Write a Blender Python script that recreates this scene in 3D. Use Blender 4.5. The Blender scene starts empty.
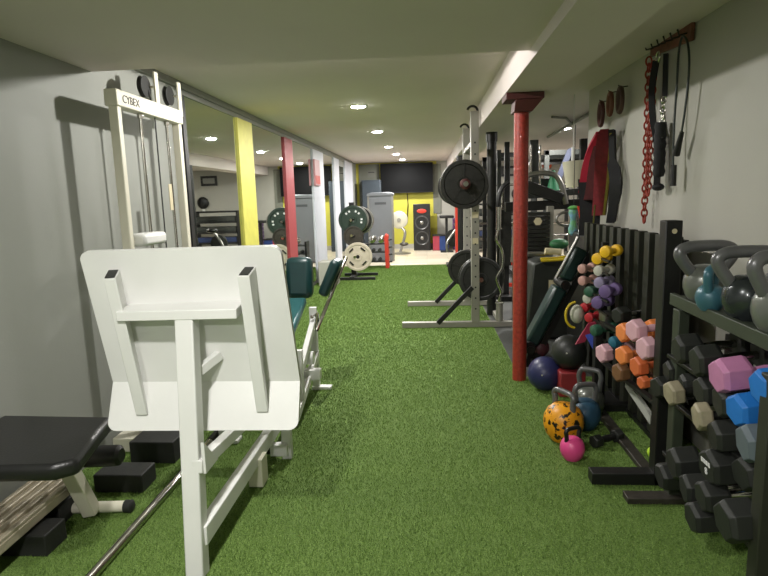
import bpy, math, random
import numpy as np
from mathutils import Vector, Matrix
random.seed(7)
S = bpy.context.scene
COL = S.collection
PI = math.pi
V = Vector

# ------------------------------------------------------------------ camera
FPX = 570.0; CH = 1.35
def cam_axes():
    Y = V((42, 92, -FPX)).normalized()
    b = (FPX*FPX + 42*107)/92.0
    d = V((107, -b, -FPX)).normalized()
    Z = -(d - Y*d.dot(Y)).normalized()
    X = Y.cross(Z)
    return Matrix((X, Y, Z))
CM = cam_axes()
cam = bpy.data.cameras.new('camera'); camo = bpy.data.objects.new('camera', cam); COL.objects.link(camo)
camo.matrix_world = Matrix.Translation((0, 0, CH)) @ CM.to_4x4()
cam.sensor_width = 36; cam.lens = FPX/768*36; cam.clip_start = 0.05
S.camera = camo
S.view_settings.view_transform = 'Standard'; S.view_settings.look = 'None'; S.view_settings.gamma = 1.0
S.view_settings.exposure = .45
w = bpy.data.worlds.new('World'); S.world = w; w.use_nodes = True
w.node_tree.nodes['Background'].inputs['Color'].default_value = (.5, .55, .6, 1); w.node_tree.nodes['Background'].inputs['Strength'].default_value = .05
def ray(x, y): return CM @ V((x-384, 288-y, -FPX))
def AX(x, y, X):
    r = ray(x, y); return V((0, 0, CH)) + r*(X/r.x)
def AY(x, y, Y):
    r = ray(x, y); return V((0, 0, CH)) + r*(Y/r.y)
def AZ(x, y, Z=0.0):
    r = ray(x, y); return V((0, 0, CH)) + r*((Z-CH)/r.z)

# ------------------------------------------------------------------ materials
def lin(c):
    if isinstance(c, str):
        c = [int(c[i:i+2], 16)/255 for i in (0, 2, 4)]
    return tuple(((v/12.92) if v <= .04045 else ((v+.055)/1.055)**2.4) for v in c)
MC = {}
def mat(name, col, rough=.5, metal=0.0, var=.06, scale=8.0, bump=0.0, bscale=60.0, col2=None, coat=0.0, spec=.5):
    if name in MC: return MC[name]
    m = bpy.data.materials.new(name); m.use_nodes = True
    nt = m.node_tree; N = nt.nodes; L = nt.links
    b = N['Principled BSDF']
    c = lin(col); c2 = lin(col2) if col2 else tuple(v*(1-var) for v in c)
    tc = N.new('ShaderNodeTexCoord'); nz = N.new('ShaderNodeTexNoise'); nz.inputs['Scale'].default_value = scale
    nz.inputs['Detail'].default_value = 4
    L.new(tc.outputs['Object'], nz.inputs['Vector'])
    cr = N.new('ShaderNodeValToRGB'); cr.color_ramp.elements[0].position = .35; cr.color_ramp.elements[1].position = .65
    cr.color_ramp.elements[0].color = (*c2, 1); cr.color_ramp.elements[1].color = (*c, 1)
    L.new(nz.outputs['Fac'], cr.inputs['Fac']); L.new(cr.outputs['Color'], b.inputs['Base Color'])
    b.inputs['Roughness'].default_value = rough; b.inputs['Metallic'].default_value = metal
    b.inputs['Coat Weight'].default_value = coat; b.inputs['Specular IOR Level'].default_value = spec
    if bump:
        n2 = N.new('ShaderNodeTexNoise'); n2.inputs['Scale'].default_value = bscale; n2.inputs['Detail'].default_value = 3
        L.new(tc.outputs['Object'], n2.inputs['Vector'])
        bp = N.new('ShaderNodeBump'); bp.inputs['Strength'].default_value = bump; bp.inputs['Distance'].default_value = .01
        L.new(n2.outputs['Fac'], bp.inputs['Height']); L.new(bp.outputs['Normal'], b.inputs['Normal'])
    MC[name] = m
    return m
def emit(name, col, s):
    m = bpy.data.materials.new(name); m.use_nodes = True
    b = m.node_tree.nodes['Principled BSDF']; b.inputs['Base Color'].default_value = (.8, .8, .8, 1)
    b.inputs['Emission Color'].default_value = (*col, 1); b.inputs['Emission Strength'].default_value = s
    return m
M_wall = mat('grey_wall_paint', '8f918a', .6, var=.05, scale=2, bump=.05, bscale=90)
M_wallr = mat('white_wall_paint', 'a9a79e', .6, var=.05, scale=2, bump=.05, bscale=90)
M_ceil = mat('ceiling_paint', 'd2c8c4', .8, var=.04, scale=1.5)
M_yel = mat('yellow_wall_paint', 'c2bb45', .6, var=.08, scale=3)
M_yelst = mat('yellow_strip_paint', 'c6c05a', .5, var=.12, scale=9)
M_redst = mat('red_strip_paint', '9a3a40', .5, var=.12, scale=9)
M_pale = mat('pale_strip_paint', 'c3c5cf', .5, var=.05, scale=6)
M_trim = mat('grey_trim', '77786f', .5)
M_mirror = mat('mirror_glass', 'd6dcd6', .015, 1.0, var=.0)
M_white = mat('white_powder_coat', 'dcdcd9', .42, var=.05, scale=5, bump=.03, bscale=40)
M_cream = mat('cream_powder_coat', 'd8d4c2', .42, var=.06, scale=6)
M_chrome = mat('chrome', 'c9c6bf', .16, 1.0, var=.15, scale=30)
M_steel = mat('grey_steel', '9c9a94', .35, .9, var=.15, scale=14)
M_greyp = mat('light_grey_paint', '8f8c82', .45, .1, var=.08, scale=8)
M_black = mat('black_metal', '1d1d1c', .45, .2, var=.3, scale=20)
M_blackr = mat('black_rubber', '242523', .62, var=.25, scale=25, bump=.1)
M_vinyl = mat('black_vinyl', '161616', .38, var=.2, scale=12, bump=.08, bscale=120)
M_teal = mat('teal_vinyl', '143637', .38, var=.2, scale=10, bump=.06, bscale=100)
M_tealseat = mat('light_teal_vinyl', '2c5c5f', .35, var=.15, scale=10)
M_dgreen = mat('dark_green_vinyl', '1d3431', .32, var=.2, scale=10)
M_iron = mat('cast_iron', '2e2e2a', .5, .5, var=.3, scale=30, bump=.15)
M_ironlt = mat('worn_iron', '423e37', .5, .4, var=.3, scale=30, bump=.15)
M_redcol = mat('red_gloss_paint', 'a03226', .45, var=.3, scale=45, bump=.5, bscale=70, coat=.3)
M_dkred = mat('dark_red_paint', '4e2220', .5, var=.2, scale=20)
M_red = mat('red_paint', 'c03424', .45, var=.1)
M_redfab = mat('red_webbing', '84202a', .7, var=.3, scale=30)
M_dkredfab = mat('dark_red_webbing', '4f1216', .8, var=.3, scale=30)
M_blackfab = mat('black_webbing', '17171a', .8, var=.3, scale=30)
M_olive = mat('olive_metal', '3c4336', .5, .2, var=.15, scale=12)
M_slat = mat('black_slat', '2a2c22', .55, .1, var=.2, scale=12)
M_shroud = mat('grey_machine_cover', '7c7f84', .4, .3, var=.06, scale=4)
M_dshroud = mat('dark_machine_cover', '2c2f2b', .5, .1, var=.2, scale=6)
M_tv = mat('tv_screen', '07080a', .6, var=.1, spec=.15)
M_cone = mat('speaker_cone', '4a4a4a', .4, .4, var=.2)
M_wood = mat('red_brown_wood', '7a4a38', .6, var=.3, scale=12)
M_strap = mat('yellow_rubber', 'cfb522', .5, var=.1)
M_sticker = mat('beige_sticker', 'cbbf9e', .5)
M_kbgrey = mat('grey_enamel', '72756f', .3, .3, var=.15, scale=20, coat=.2)
M_kbhandle = mat('grey_handle_enamel', '6a6a6c', .3, .3, var=.15, scale=20, coat=.2)
M_kbdark = mat('dark_enamel', '33383a', .25, .3, var=.2, scale=20, coat=.3)
M_kbteal = mat('teal_enamel', '3f6a78', .35, .1, var=.15, scale=20)
M_kbblue = mat('blue_enamel', '2d4f66', .4, .1, var=.2, scale=20)
M_chain = mat('red_chain_paint', '9b3320', .45, .2, var=.3, scale=40)
M_txt = mat('dark_lettering', '3a3530', .5)
M_wtxt = mat('white_lettering', 'd8d8d8', .5)

def splatter():
    m = mat('orange_enamel_with_black_chips', 'e29a1c', .4, scale=34, col2='15130f')
    cr = [n for n in m.node_tree.nodes if n.type == 'VALTORGB'][0]
    cr.color_ramp.elements[0].position = .42; cr.color_ramp.elements[1].position = .46
    return m
M_splat = splatter()
def turf_mat():
    m = bpy.data.materials.new('artificial_grass'); m.use_nodes = True
    nt = m.node_tree; N = nt.nodes; L = nt.links; b = N['Principled BSDF']
    tc = N.new('ShaderNodeTexCoord')
    n1 = N.new('ShaderNodeTexNoise'); n1.inputs['Scale'].default_value = 160; n1.inputs['Detail'].default_value = 4
    n2 = N.new('ShaderNodeTexNoise'); n2.inputs['Scale'].default_value = 2.2; n2.inputs['Detail'].default_value = 3
    mp = N.new('ShaderNodeMapping'); mp.inputs['Scale'].default_value = (.35, 1.6, 1)
    L.new(tc.outputs['Object'], n1.inputs['Vector']); L.new(tc.outputs['Object'], mp.inputs['Vector']); L.new(mp.outputs['Vector'], n2.inputs['Vector'])
    cr = N.new('ShaderNodeValToRGB'); cr.color_ramp.elements[0].position = .3; cr.color_ramp.elements[1].position = .7
    cr.color_ramp.elements[0].color = (*lin('46602c'), 1); cr.color_ramp.elements[1].color = (*lin('7f9a52'), 1)
    L.new(n1.outputs['Fac'], cr.inputs['Fac'])
    mx = N.new('ShaderNodeMix'); mx.data_type = 'RGBA'; mx.blend_type = 'MULTIPLY'
    cr2 = N.new('ShaderNodeValToRGB'); cr2.color_ramp.elements[0].color = (.78, .8, .78, 1); cr2.color_ramp.elements[1].color = (1.1, 1.08, 1.0, 1)
    L.new(n2.outputs['Fac'], cr2.inputs['Fac'])
    mx.inputs['Factor'].default_value = 1
    L.new(cr.outputs['Color'], mx.inputs['A']); L.new(cr2.outputs['Color'], mx.inputs['B']); L.new(mx.outputs['Result'], b.inputs['Base Color'])
    b.inputs['Roughness'].default_value = .8; b.inputs['Specular IOR Level'].default_value = .2
    bp = N.new('ShaderNodeBump'); bp.inputs['Strength'].default_value = .8; bp.inputs['Distance'].default_value = .01
    L.new(n1.outputs['Fac'], bp.inputs['Height']); L.new(bp.outputs['Normal'], b.inputs['Normal'])
    return m
M_turf = turf_mat()
M_blade = mat('grass_blade', '7d9a4c', .6, scale=90, col2='556f35', spec=.3)
def plank_mat():
    m = bpy.data.materials.new('light_floor_boards'); m.use_nodes = True
    nt = m.node_tree; N = nt.nodes; L = nt.links; b = N['Principled BSDF']
    tc = N.new('ShaderNodeTexCoord'); br = N.new('ShaderNodeTexBrick')
    br.inputs['Color1'].default_value = (*lin('c9c0ae'), 1); br.inputs['Color2'].default_value = (*lin('b4a994'), 1)
    br.inputs['Mortar'].default_value = (*lin('8b8374'), 1); br.inputs['Scale'].default_value = 1.0
    br.inputs['Mortar Size'].default_value = .006; br.inputs['Brick Width'].default_value = .9; br.inputs['Row Height'].default_value = .16
    L.new(tc.outputs['Object'], br.inputs['Vector']); L.new(br.outputs['Color'], b.inputs['Base Color'])
    b.inputs['Roughness'].default_value = .35
    return m
M_plank = plank_mat()
M_rubfl = mat('speckled_rubber_floor', '4a4b48', .6, scale=120, col2='2e2f2d')

# ------------------------------------------------------------------ mesh building
class MB:
    def __init__(s): s.v = []; s.f = []
    def add(s, vs, fs):
        o = len(s.v); s.v += [tuple(v) for v in vs]; s.f += [tuple(i+o for i in f) for f in fs]; return s
    def box(s, c, sz, R=None):
        c = V(c); h = V(sz)/2; vs = []
        for z in (-1, 1):
            for x, y in ((-1, -1), (1, -1), (1, 1), (-1, 1)):
                p = V((x*h.x, y*h.y, z*h.z))
                if R is not None: p = R @ p
                vs.append(c+p)
        return s.add(vs, [(3, 2, 1, 0), (4, 5, 6, 7), (0, 1, 5, 4), (1, 2, 6, 5), (2, 3, 7, 6), (3, 0, 4, 7)])
    def b2(s, a, b):
        a = V(a); b = V(b); return s.box((a+b)/2, (abs(b.x-a.x), abs(b.y-a.y), abs(b.z-a.z)))
    def bar(s, p, q, w, h, up=(0, 0, 1)):
        p = V(p); q = V(q); d = (q-p); l = d.length; d.normalize(); u = V(up)
        x = d.cross(u)
        if x.length < 1e-4: x = d.cross(V((1, 0, 0)))
        x.normalize(); z = x.cross(d)
        R = Matrix((x, d, z)).transposed()
        return s.box((p+q)/2, (w, l, h), R)
    def cyl(s, p, q, r, r2=None, n=16, cap=True):
        p = V(p); q = V(q); r2 = r if r2 is None else r2
        return s.lathe(p, (q-p), [(r, 0), (r2, (q-p).length)], n, cap)
    def lathe(s, c, axis, prof, n=20, cap=True):
        c = V(c); a = V(axis).normalized(); t = V((0, 0, 1)) if abs(a.z) < .9 else V((1, 0, 0))
        x = a.cross(t).normalized(); y = a.cross(x)
        vs = []; fs = []; m = len(prof)
        for r, h in prof:
            for k in range(n):
                an = 2*PI*k/n; vs.append(c+a*h+(x*math.cos(an)+y*math.sin(an))*r)
        for i in range(m-1):
            for k in range(n):
                k2 = (k+1) % n; fs.append((i*n+k, i*n+k2, (i+1)*n+k2, (i+1)*n+k))
        if cap:
            fs.append(tuple(range(n-1, -1, -1))); fs.append(tuple((m-1)*n+k for k in range(n)))
        return s.add(vs, fs)
    def sph(s, c, r, n=20, sc=(1, 1, 1)):
        vs = []; fs = []; m = n//2; c = V(c)
        vs.append(c+V((0, 0, -r*sc[2])))
        for i in range(1, m):
            a = -PI/2+PI*i/m
            for k in range(n):
                b = 2*PI*k/n; vs.append(c+V((math.cos(a)*math.cos(b)*r*sc[0], math.cos(a)*math.sin(b)*r*sc[1], math.sin(a)*r*sc[2])))
        vs.append(c+V((0, 0, r*sc[2]))); t = len(vs)-1
        for k in range(n):
            fs.append((0, 1+(k+1) % n, 1+k)); fs.append((t, t-n+k, t-n+(k+1) % n))
        for i in range(m-2):
            for k in range(n):
                a = 1+i*n; fs.append((a+k, a+(k+1) % n, a+n+(k+1) % n, a+n+k))
        return s.add(vs, fs)
    def tube(s, pts, r, n=8, closed=False, flat=None):
        pts = [V(p) for p in pts]; m = len(pts); vs = []; fs = []; prev = None
        for i, p in enumerate(pts):
            if closed: d = pts[(i+1) % m]-pts[i-1]
            else: d = pts[min(i+1, m-1)]-pts[max(i-1, 0)]
            d.normalize()
            if prev is None:
                t = V((0, 0, 1)) if abs(d.z) < .9 else V((1, 0, 0)); x = d.cross(t).normalized()
            else: x = (prev-d*prev.dot(d)).normalized()
            prev = x; y = d.cross(x)
            rr = r[i] if isinstance(r, (list, tuple)) else r
            fx, fy = flat or (1, 1)
            for k in range(n):
                a = 2*PI*k/n; vs.append(p+(x*math.cos(a)*fx+y*math.sin(a)*fy)*rr)
        for i in range(m if closed else m-1):
            j = (i+1) % m
            for k in range(n):
                k2 = (k+1) % n; fs.append((i*n+k, j*n+k, j*n+k2, i*n+k2))
        if not closed:
            fs.append(tuple(range(n))); fs.append(tuple((m-1)*n+k for k in range(n-1, -1, -1)))
        return s.add(vs, fs)
    def prism(s, poly, d):
        poly = [V(p) for p in poly]; d = V(d); n = len(poly)
        vs = poly+[p+d for p in poly]
        fs = [tuple(range(n-1, -1, -1)), tuple(range(n, 2*n))]+[(i, (i+1) % n, n+(i+1) % n, n+i) for i in range(n)]
        return s.add(vs, fs)
    def ribbon(s, pts, w, t, side):
        """flat strap along pts: half width vector side*w, thickness t"""
        pts = [V(p) for p in pts]; sd = V(side).normalized(); m = len(pts); vs = []; fs = []
        for i, p in enumerate(pts):
            d = (pts[min(i+1, m-1)]-pts[max(i-1, 0)]).normalized(); nn = d.cross(sd).normalized()
            ww = w[i] if isinstance(w, (list, tuple)) else w
            vs += [p-sd*ww/2-nn*t/2, p+sd*ww/2-nn*t/2, p+sd*ww/2+nn*t/2, p-sd*ww/2+nn*t/2]
        for i in range(m-1):
            for k in range(4):
                k2 = (k+1) % 4; fs.append((i*4+k, i*4+k2, i*4+4+k2, i*4+4+k))
        fs += [(3, 2, 1, 0), tuple((m-1)*4+k for k in range(4))]
        return s.add(vs, fs)
    def build(s, name, m, parent=None, off=(0, 0, 0), bevel=0, ang=38, sub=0):
        me = bpy.data.meshes.new(name); o3 = V(off)
        me.from_pydata([tuple(V(v)-o3) for v in s.v], [], s.f); me.update()
        import bmesh
        bm = bmesh.new(); bm.from_mesh(me); bmesh.ops.recalc_face_normals(bm, faces=bm.faces); bm.to_mesh(me); bm.free()
        me.polygons.foreach_set('use_smooth', [True]*len(me.polygons)); me.set_sharp_from_angle(angle=math.radians(ang))
        me.materials.append(m)
        o = bpy.data.objects.new(name, me); COL.objects.link(o)
        if parent: o.parent = parent
        if bevel:
            b = o.modifiers.new('bevel', 'BEVEL'); b.width = bevel; b.segments = 2; b.limit_method = 'ANGLE'
        if sub:
            b = o.modifiers.new('sub', 'SUBSURF'); b.levels = sub; b.render_levels = sub
        return o
def tag(o, label=None, cat=None, group=None, kind=None):
    if label: o['label'] = label
    if cat: o['category'] = cat
    if group: o['group'] = group
    if kind: o['kind'] = kind
    return o
class Thing:
    def __init__(s, name, label, cat, loc=(0, 0, 0), group=None, local=False, rot=None):
        s.o = bpy.data.objects.new(name, None); COL.objects.link(s.o); s.o.location = loc; s.o.empty_display_size = .05
        if rot: s.o.rotation_euler = rot
        tag(s.o, label, cat, group); s.off = (0, 0, 0) if local else tuple(loc)
    def p(s, name, mb, m, parent=None, label=None, **k):
        o = mb.build(name, m, parent or s.o, s.off, **k)
        if label: o['label'] = label
        return o
def copy_tree(o, parent=None):
    c = o.copy(); COL.objects.link(c)
    if parent is not None: c.parent = parent
    for ch in list(o.children): copy_tree(ch, c)
    return c
def struct(name, mb, m, **k):
    o = mb.build(name, m, **k); o['kind'] = 'structure'; return o
def single(name, mb, m, label, cat, group=None, kind=None, loc=None, **k):
    if loc is None:
        loc = (sum(v[0] for v in mb.v)/len(mb.v), sum(v[1] for v in mb.v)/len(mb.v), min(v[2] for v in mb.v))
    o = mb.build(name, m, off=loc, **k); o.location = loc
    return tag(o, label, cat, group, kind)
def text(name, body, size, m, parent, loc, R, off=(0, 0, 0), ex=.001):
    cu = bpy.data.curves.new(name, 'FONT'); cu.body = body; cu.size = size; cu.extrude = ex; cu.align_x = 'CENTER'; cu.align_y = 'CENTER'
    t = bpy.data.objects.new(name, cu); COL.objects.link(t)
    dg = bpy.context.evaluated_depsgraph_get(); me = bpy.data.meshes.new_from_object(t.evaluated_get(dg))
    me.name = name; bpy.data.objects.remove(t)
    me.materials.clear(); me.materials.append(m)
    o = bpy.data.objects.new(name, me); COL.objects.link(o); o.parent = parent
    o.matrix_local = Matrix.Translation(V(loc)-V(off)) @ R.to_4x4()
    return o
def arc(c, r, a0, a1, n, ux, uz, rz=None):
    c = V(c); ux = V(ux); uz = V(uz); rz = rz or r
    return [c+ux*math.cos(a0+(a1-a0)*i/n)*r+uz*math.sin(a0+(a1-a0)*i/n)*rz for i in range(n+1)]

# ------------------------------------------------------------------ the room
XL, XR, XF, YB, YE = -1.80, 1.40, 3.7, 15.0, -1.6
ZN, ZF, ZS, ZR, YS, YW = 2.07, 2.23, 2.01, 2.19, 3.12, 5.16
struct('floor', MB().b2((XL, YE, -.1), (XR, 4.15, 0)).b2((XL, 4.15, -.1), (.67, 11.3, 0)), M_turf)
struct('floor.001', MB().b2((.67, 4.15, -.1), (XF, 11.3, 0)), M_rubfl)
struct('floor.002', MB().b2((XL, 11.3, -.1), (XF, YB, .004)), M_plank)
struct('wall_left', MB().b2((XL-.12, YE, 0), (XL, YB, 2.4)), M_wall)
struct('wall_right', MB().b2((XR, YE, 0), (XR+.12, YW, 2.4)), M_wallr)
struct('wall_right.001', MB().b2((XF, 4.15, 0), (XF+.12, YB, 2.4)), M_wallr)
struct('wall_near_right', MB().b2((XR+.12, 4.03, 0), (XF+.12, 4.15, 2.4)), M_wallr)
struct('wall_behind', MB().b2((XL-.12, YE-.12, 0), (XR+.12, YE, 2.4)), M_wall)
xs = .28
struct('wall_back', MB().b2((XL-.12, YB, 0), (xs, YB+.12, 2.4)), M_yel)
struct('wall_back.001', MB().b2((xs, YB, 0), (XF+.12, YB+.12, 2.4)), M_wallr)
struct('ceiling', MB().b2((XL, YE, ZN), (.54, YS, 2.4)), M_ceil)
struct('ceiling.001', MB().b2((XL, YS, ZF), (.54, YB, 2.4)), M_ceil)
struct('ceiling.002', MB().b2((.88, YE, ZR), (XF, YB, 2.4)), M_ceil)
struct('trim_1', MB().b2((.54, YE, ZS), (.88, YB, 2.4)), M_ceil)
# strip over the mirrors, painted posts between them
struct('trim_2', MB().b2((XL, YS, ZF-.05), (XL+.03, 14.05, ZF)).b2((XL, 4.2, ZF-.09), (XL+.018, 14.05, ZF-.05)), M_trim)
ZT = ZF-.09
k = 3
for a, b, m in ((5.47, 5.93, M_yelst), (7.28, 7.72, M_redst), (9.12, 10.03, M_pale), (11.2, 11.84, M_pale)):
    struct('trim_%d' % k, MB().b2((XL, a, 0), (XL+.03, b, ZT)), m, bevel=.004); k += 1
struct('trim_%d' % k, MB().b2((XL, 12.75, 0), (XL+.03, 14.0, ZF-.05)), M_pale, bevel=.004); k += 1
struct('trim_%d' % k, MB().b2((XL, 4.22, 0), (XL+.025, 4.28, ZT)), M_black)
lab = ['mirror panel on the grey wall left of the yellow strip', 'mirror panel between the yellow and the red strip',
       'mirror panel between the red strip and the wide pale strip', 'narrow dark mirror panel right of the wide pale strip',
       'last mirror panel on the left wall, nearest the back wall']
for (a, b), l in zip(((4.28, 5.47), (5.93, 7.28), (7.72, 9.12), (10.03, 11.2), (11.84, 12.75)), lab):
    single('wall_mirror', MB().b2((XL+.001, a, .06), (XL+.008, b, ZT if b < 11.5 else ZT-.12)), M_mirror, l, 'mirror', group='mirrors on the left wall')
# board baseboards
struct('baseboard_back', MB().b2((XL+.03, YB-.015, .004), (XF, YB, .12)), M_wallr)

# ------------------------------------------------------------------ turf blades
def blades(n):
    rg = np.random.default_rng(3)
    y = 1.55 + rg.random(n)**1.5*9.7
    x = XL+.02 + rg.random(n)*(XR-XL-.04)
    k = ((np.abs(x) < .78*y+.1)) & ((y < 4.1) | (x < .66)); x = x[k]; y = y[k]; n = len(x)
    a = rg.random(n)*2*PI; ln = .008+.005*rg.random(n); w = (.0016*np.maximum(1, y/3)).reshape(-1)
    tx = x+np.cos(a)*ln*.75*rg.random(n); ty = y+np.sin(a)*ln*.75*rg.random(n); b = rg.random(n)*PI
    v = np.zeros((n, 3, 3)); v[:, 0] = np.stack([x-np.cos(b)*w, y-np.sin(b)*w, np.full(n, -.001)], 1)
    v[:, 1] = np.stack([x+np.cos(b)*w, y+np.sin(b)*w, np.full(n, -.001)], 1); v[:, 2] = np.stack([tx, ty, ln], 1)
    me = bpy.data.meshes.new('artificial_turf'); me.vertices.add(n*3); me.loops.add(n*3); me.polygons.add(n)
    me.vertices.foreach_set('co', v.ravel()); me.loops.foreach_set('vertex_index', np.arange(n*3))
    me.polygons.foreach_set('loop_start', np.arange(0, n*3, 3)); me.polygons.foreach_set('loop_total', np.full(n, 3)); me.update()
    me.materials.append(M_blade)
    o = bpy.data.objects.new('artificial_turf', me); COL.objects.link(o)
    tag(o, 'short green artificial turf covering the aisle floor', 'artificial grass', kind='stuff')
blades(420000)

# ------------------------------------------------------------------ recessed lights
M_lens = emit('lamp_lens', (1.0, .98, .94), 120)
def downlight(x, y, z, label, power=30, point=False):
    t = Thing('recessed_light', label, 'ceiling light', (x, y, z), group='recessed ceiling lights', local=True)
    ring = [(.055, -.002), (.06, -.006), (.078, -.004), (.08, 0)]
    t.p('trim_ring', MB().lathe((0, 0, 0), (0, 0, 1), [(.067, 0), (.067, -.003), (.072, -.008), (.085, -.006), (.09, 0)], 28, cap=False), M_white)
    t.p('lens', MB().lathe((0, 0, -.003), (0, 0, 1), [(.02, -.016), (.055, -.011), (.066, 0), (.066, .0025)], 28), M_lens)
    la = bpy.data.lights.new('lamp', 'SPOT' if point else 'AREA')
    if point: la.shadow_soft_size = .03; z -= .01; la.spot_size = math.radians(179); la.spot_blend = .03
    else: la.shape = 'DISK'; la.size = .11
    la.energy = power; la.color = (1.0, .975, .93)
    lo = bpy.data.objects.new('lamp', la); COL.objects.link(lo); lo.location = (x, y, z-.02)
downlight(-.64, 5.70, ZF, 'largest recessed round light in view, nearest in the ceiling row', 42)
downlight(-.64, 7.90, ZF, 'second recessed round light along the ceiling row', 42)
downlight(-.64, 10.3, ZF, 'third recessed round light along the ceiling row', 42)
downlight(-.60, 12.1, ZF, 'fourth recessed round light along the ceiling row', 42)
downlight(-.55, 13.9, ZF, 'farthest recessed round light of the row, before the television', 42)
downlight(1.87, 8.0, ZR, 'recessed round light over the machines on the right', 45)
downlight(-.64, 3.55, ZF, 'recessed light hidden behind the ceiling step', 75, True)
downlight(-.64, .75, ZN, 'recessed light overhead out of the frame', 24)
downlight(-.64, -.8, ZN, 'added fill light behind the camera, brightening the near ceiling', 30)  # unseen fill lamp, added so wall bounce lifts the near ceiling
downlight(2.3, 12.3, ZR, 'recessed light over the far right corner', 60)
downlight(2.7, 6.3, ZR, 'recessed light in the right hand bay', 20)

# ------------------------------------------------------------------ leg press
lp = Thing('leg_press', 'white leg press machine with big foot plate and teal pads on the turf', 'leg press', (-.85, 2.8, 0))
TL, TR = AY(78, 252, 2.0), AY(280, 246, 2.03)
FL, FR = AY(113, 382, 2.075), AY(300, 381, 2.10)
BL, BR = AY(107, 431, 1.985), AY(298, 430, 2.01)
def rounded_plate():
    mb = MB(); th = V((0, .022, .004))
    def lp_(a, b, t): return a+(b-a)*t
    # outline rows, from top to bottom, corners rounded by insetting rows
    rows = []
    H1 = (TL-FL).length; c = .035
    for i in range(7):
        a = (PI/2)*i/6; dz = c*(1-math.cos(a)); ins = c*(1-math.sin(a))
        t = dz/H1; l = lp_(TL, FL, t); r = lp_(TR, FR, t); u = (r-l).normalized(); rows.append((l+u*ins, r-u*ins))
    rows.append((FL, FR))
    H2 = (FL-BL).length
    for i in range(7):
        a = (PI/2)*i/6; dz = c*(1-math.sin(a)); ins = c*(1-math.cos(a))
        t = 1-dz/H2; l = lp_(FL, BL, t); r = lp_(FR, BR, t); u = (r-l).normalized(); rows.append((l+u*ins, r-u*ins))
    vs = []
    for l, r in rows: vs += [l, r, r+th, l+th]
    fs = []
    for i in range(len(rows)-1):
        a = i*4
        for k in range(4): fs.append((a+k, a+(k+1) % 4, a+4+(k+1) % 4, a+4+k))
    fs += [(3, 2, 1, 0), tuple((len(rows)-1)*4+k for k in range(4))]
    return mb.add(vs, fs)
lp.p('foot_plate', rounded_plate(), M_white, ang=25)
def onplate(px, py):  # a point on the upper section's camera side
    r = ray(px, py); n = (TR-TL).cross(FL-TL); t = (TL-V((0, 0, CH))).dot(n)/r.dot(n); return V((0, 0, CH))+r*t
# braces: channels standing off the plate, deep at the ledge, tapering at the foot
u = (TR-TL).normalized()
def onlow(px, py):
    r = ray(px, py); n = (FR-FL).cross(BL-FL); t = (FL-V((0, 0, CH))).dot(n)/r.dot(n); return V((0, 0, CH))+r*t
for (tx, ty), (bx, by), fx0 in (((114, 270), (143, 414), 109), ((250, 267), (263, 411), 243)):
    w = .044
    t1 = onplate(tx, ty); bot = onlow(bx, by)
    out = V((0, -.085, -.022)); fr = t1+out; fr.x = AY(fx0, 277, fr.y).x
    mid = t1.lerp(bot, .97); fl_ = onplate(tx+(bx-tx)*.78, 382)
    poly = [t1, fr, bot+V((0, -.012, .0)), bot+V((0, .004, 0)), V((fl_.x, fl_.y+.004, fl_.z))]
    b = lp.p('brace', MB().prism([p-u*w/2 for p in poly], u*w), M_white, bevel=.0025)
    lp.p('tube_mouth', MB().bar(t1.lerp(fr, .10)+V((0, 0, .002)), t1.lerp(fr, .92)+V((0, 0, .002)), w*.74, .004), M_blackr, parent=b, label='dark open end of the brace tube')
l0 = onplate(129, 306); l1 = onplate(246, 303)
zz = (l0.z+l1.z)/2-.008; yy = (l0.y+l1.y)/2
lp.p('ledge', MB().prism([V((l0.x-.0, yy+.004, zz+.016)), V((l0.x-.0, yy-.105, zz+.004)), V((l0.x-.0, yy-.105, zz-.032)), V((l0.x-.0, yy+.004, zz-.02))], (l1.x-l0.x, 0, .004)), M_white, bevel=.003)
pb = AZ(199, 574, 0)
lp.p('front_post', MB().bar((pb.x-.002, 1.845, .0), (pb.x-.018, yy-.07, zz-.02), .068, .062, up=(0, 1, 0)), M_white, bevel=.005)
lp.p('strut', MB().bar((pb.x, yy-.05, .73), (pb.x+.055, yy+.03, .77), .03, .035), M_white, bevel=.003)
PX = pb.x
# base rails that run away from the post to the seat end
lp.p('base_rail', MB().bar((PX+.018, 1.87, .41), (-.84, 2.75, .33), .04, .05), M_white, bevel=.004)
lp.p('base_rail', MB().bar((PX+.016, 1.86, .145), (-.82, 3.85, .16), .045, .075), M_white, bevel=.004)
lp.p('base_rail', MB().bar((-1.2, 2.62, .30), (-1.14, 3.9, .22), .05, .06), M_white, bevel=.004)
lp.p('cross_tube', MB().bar((-1.22, 2.75, .29), (PX+.1, 2.75, .29), .06, .07), M_white, bevel=.004)
lp.p('cross_tube', MB().bar((-1.2, 3.62, .2), (-.72, 3.62, .2), .06, .07), M_white, bevel=.004)
lp.p('gusset', MB().prism([(PX+.035, 1.88, .38), (PX+.035, 2.0, .38), (PX+.035, 1.88, .50)], (.012, 0, 0)), M_white)
lp.p('leg', MB().bar((-1.17, 3.02, .0), (-1.17, 3.02, .32), .06, .06).box((-1.15, 3.0, .012), (.14, .08, .02)), M_white, bevel=.003)
lp.p('leg', MB().box((-.83, 2.52, .075), (.07, .09, .14)), M_cream, bevel=.004)
lp.p('leg', MB().bar((-.755, 2.80, .0), (-.755, 2.80, .33), .04, .05).box((-.79, 2.775, .06), (.09, .05, .06)), M_white, bevel=.003)
lp.p('wheel', MB().lathe((-.865, 2.79, .055), (1, 0, 0), [(.012, 0), (.03, .004), (.03, .024), (.012, .028)], 18), M_blackr, label='small black wheel')
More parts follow.
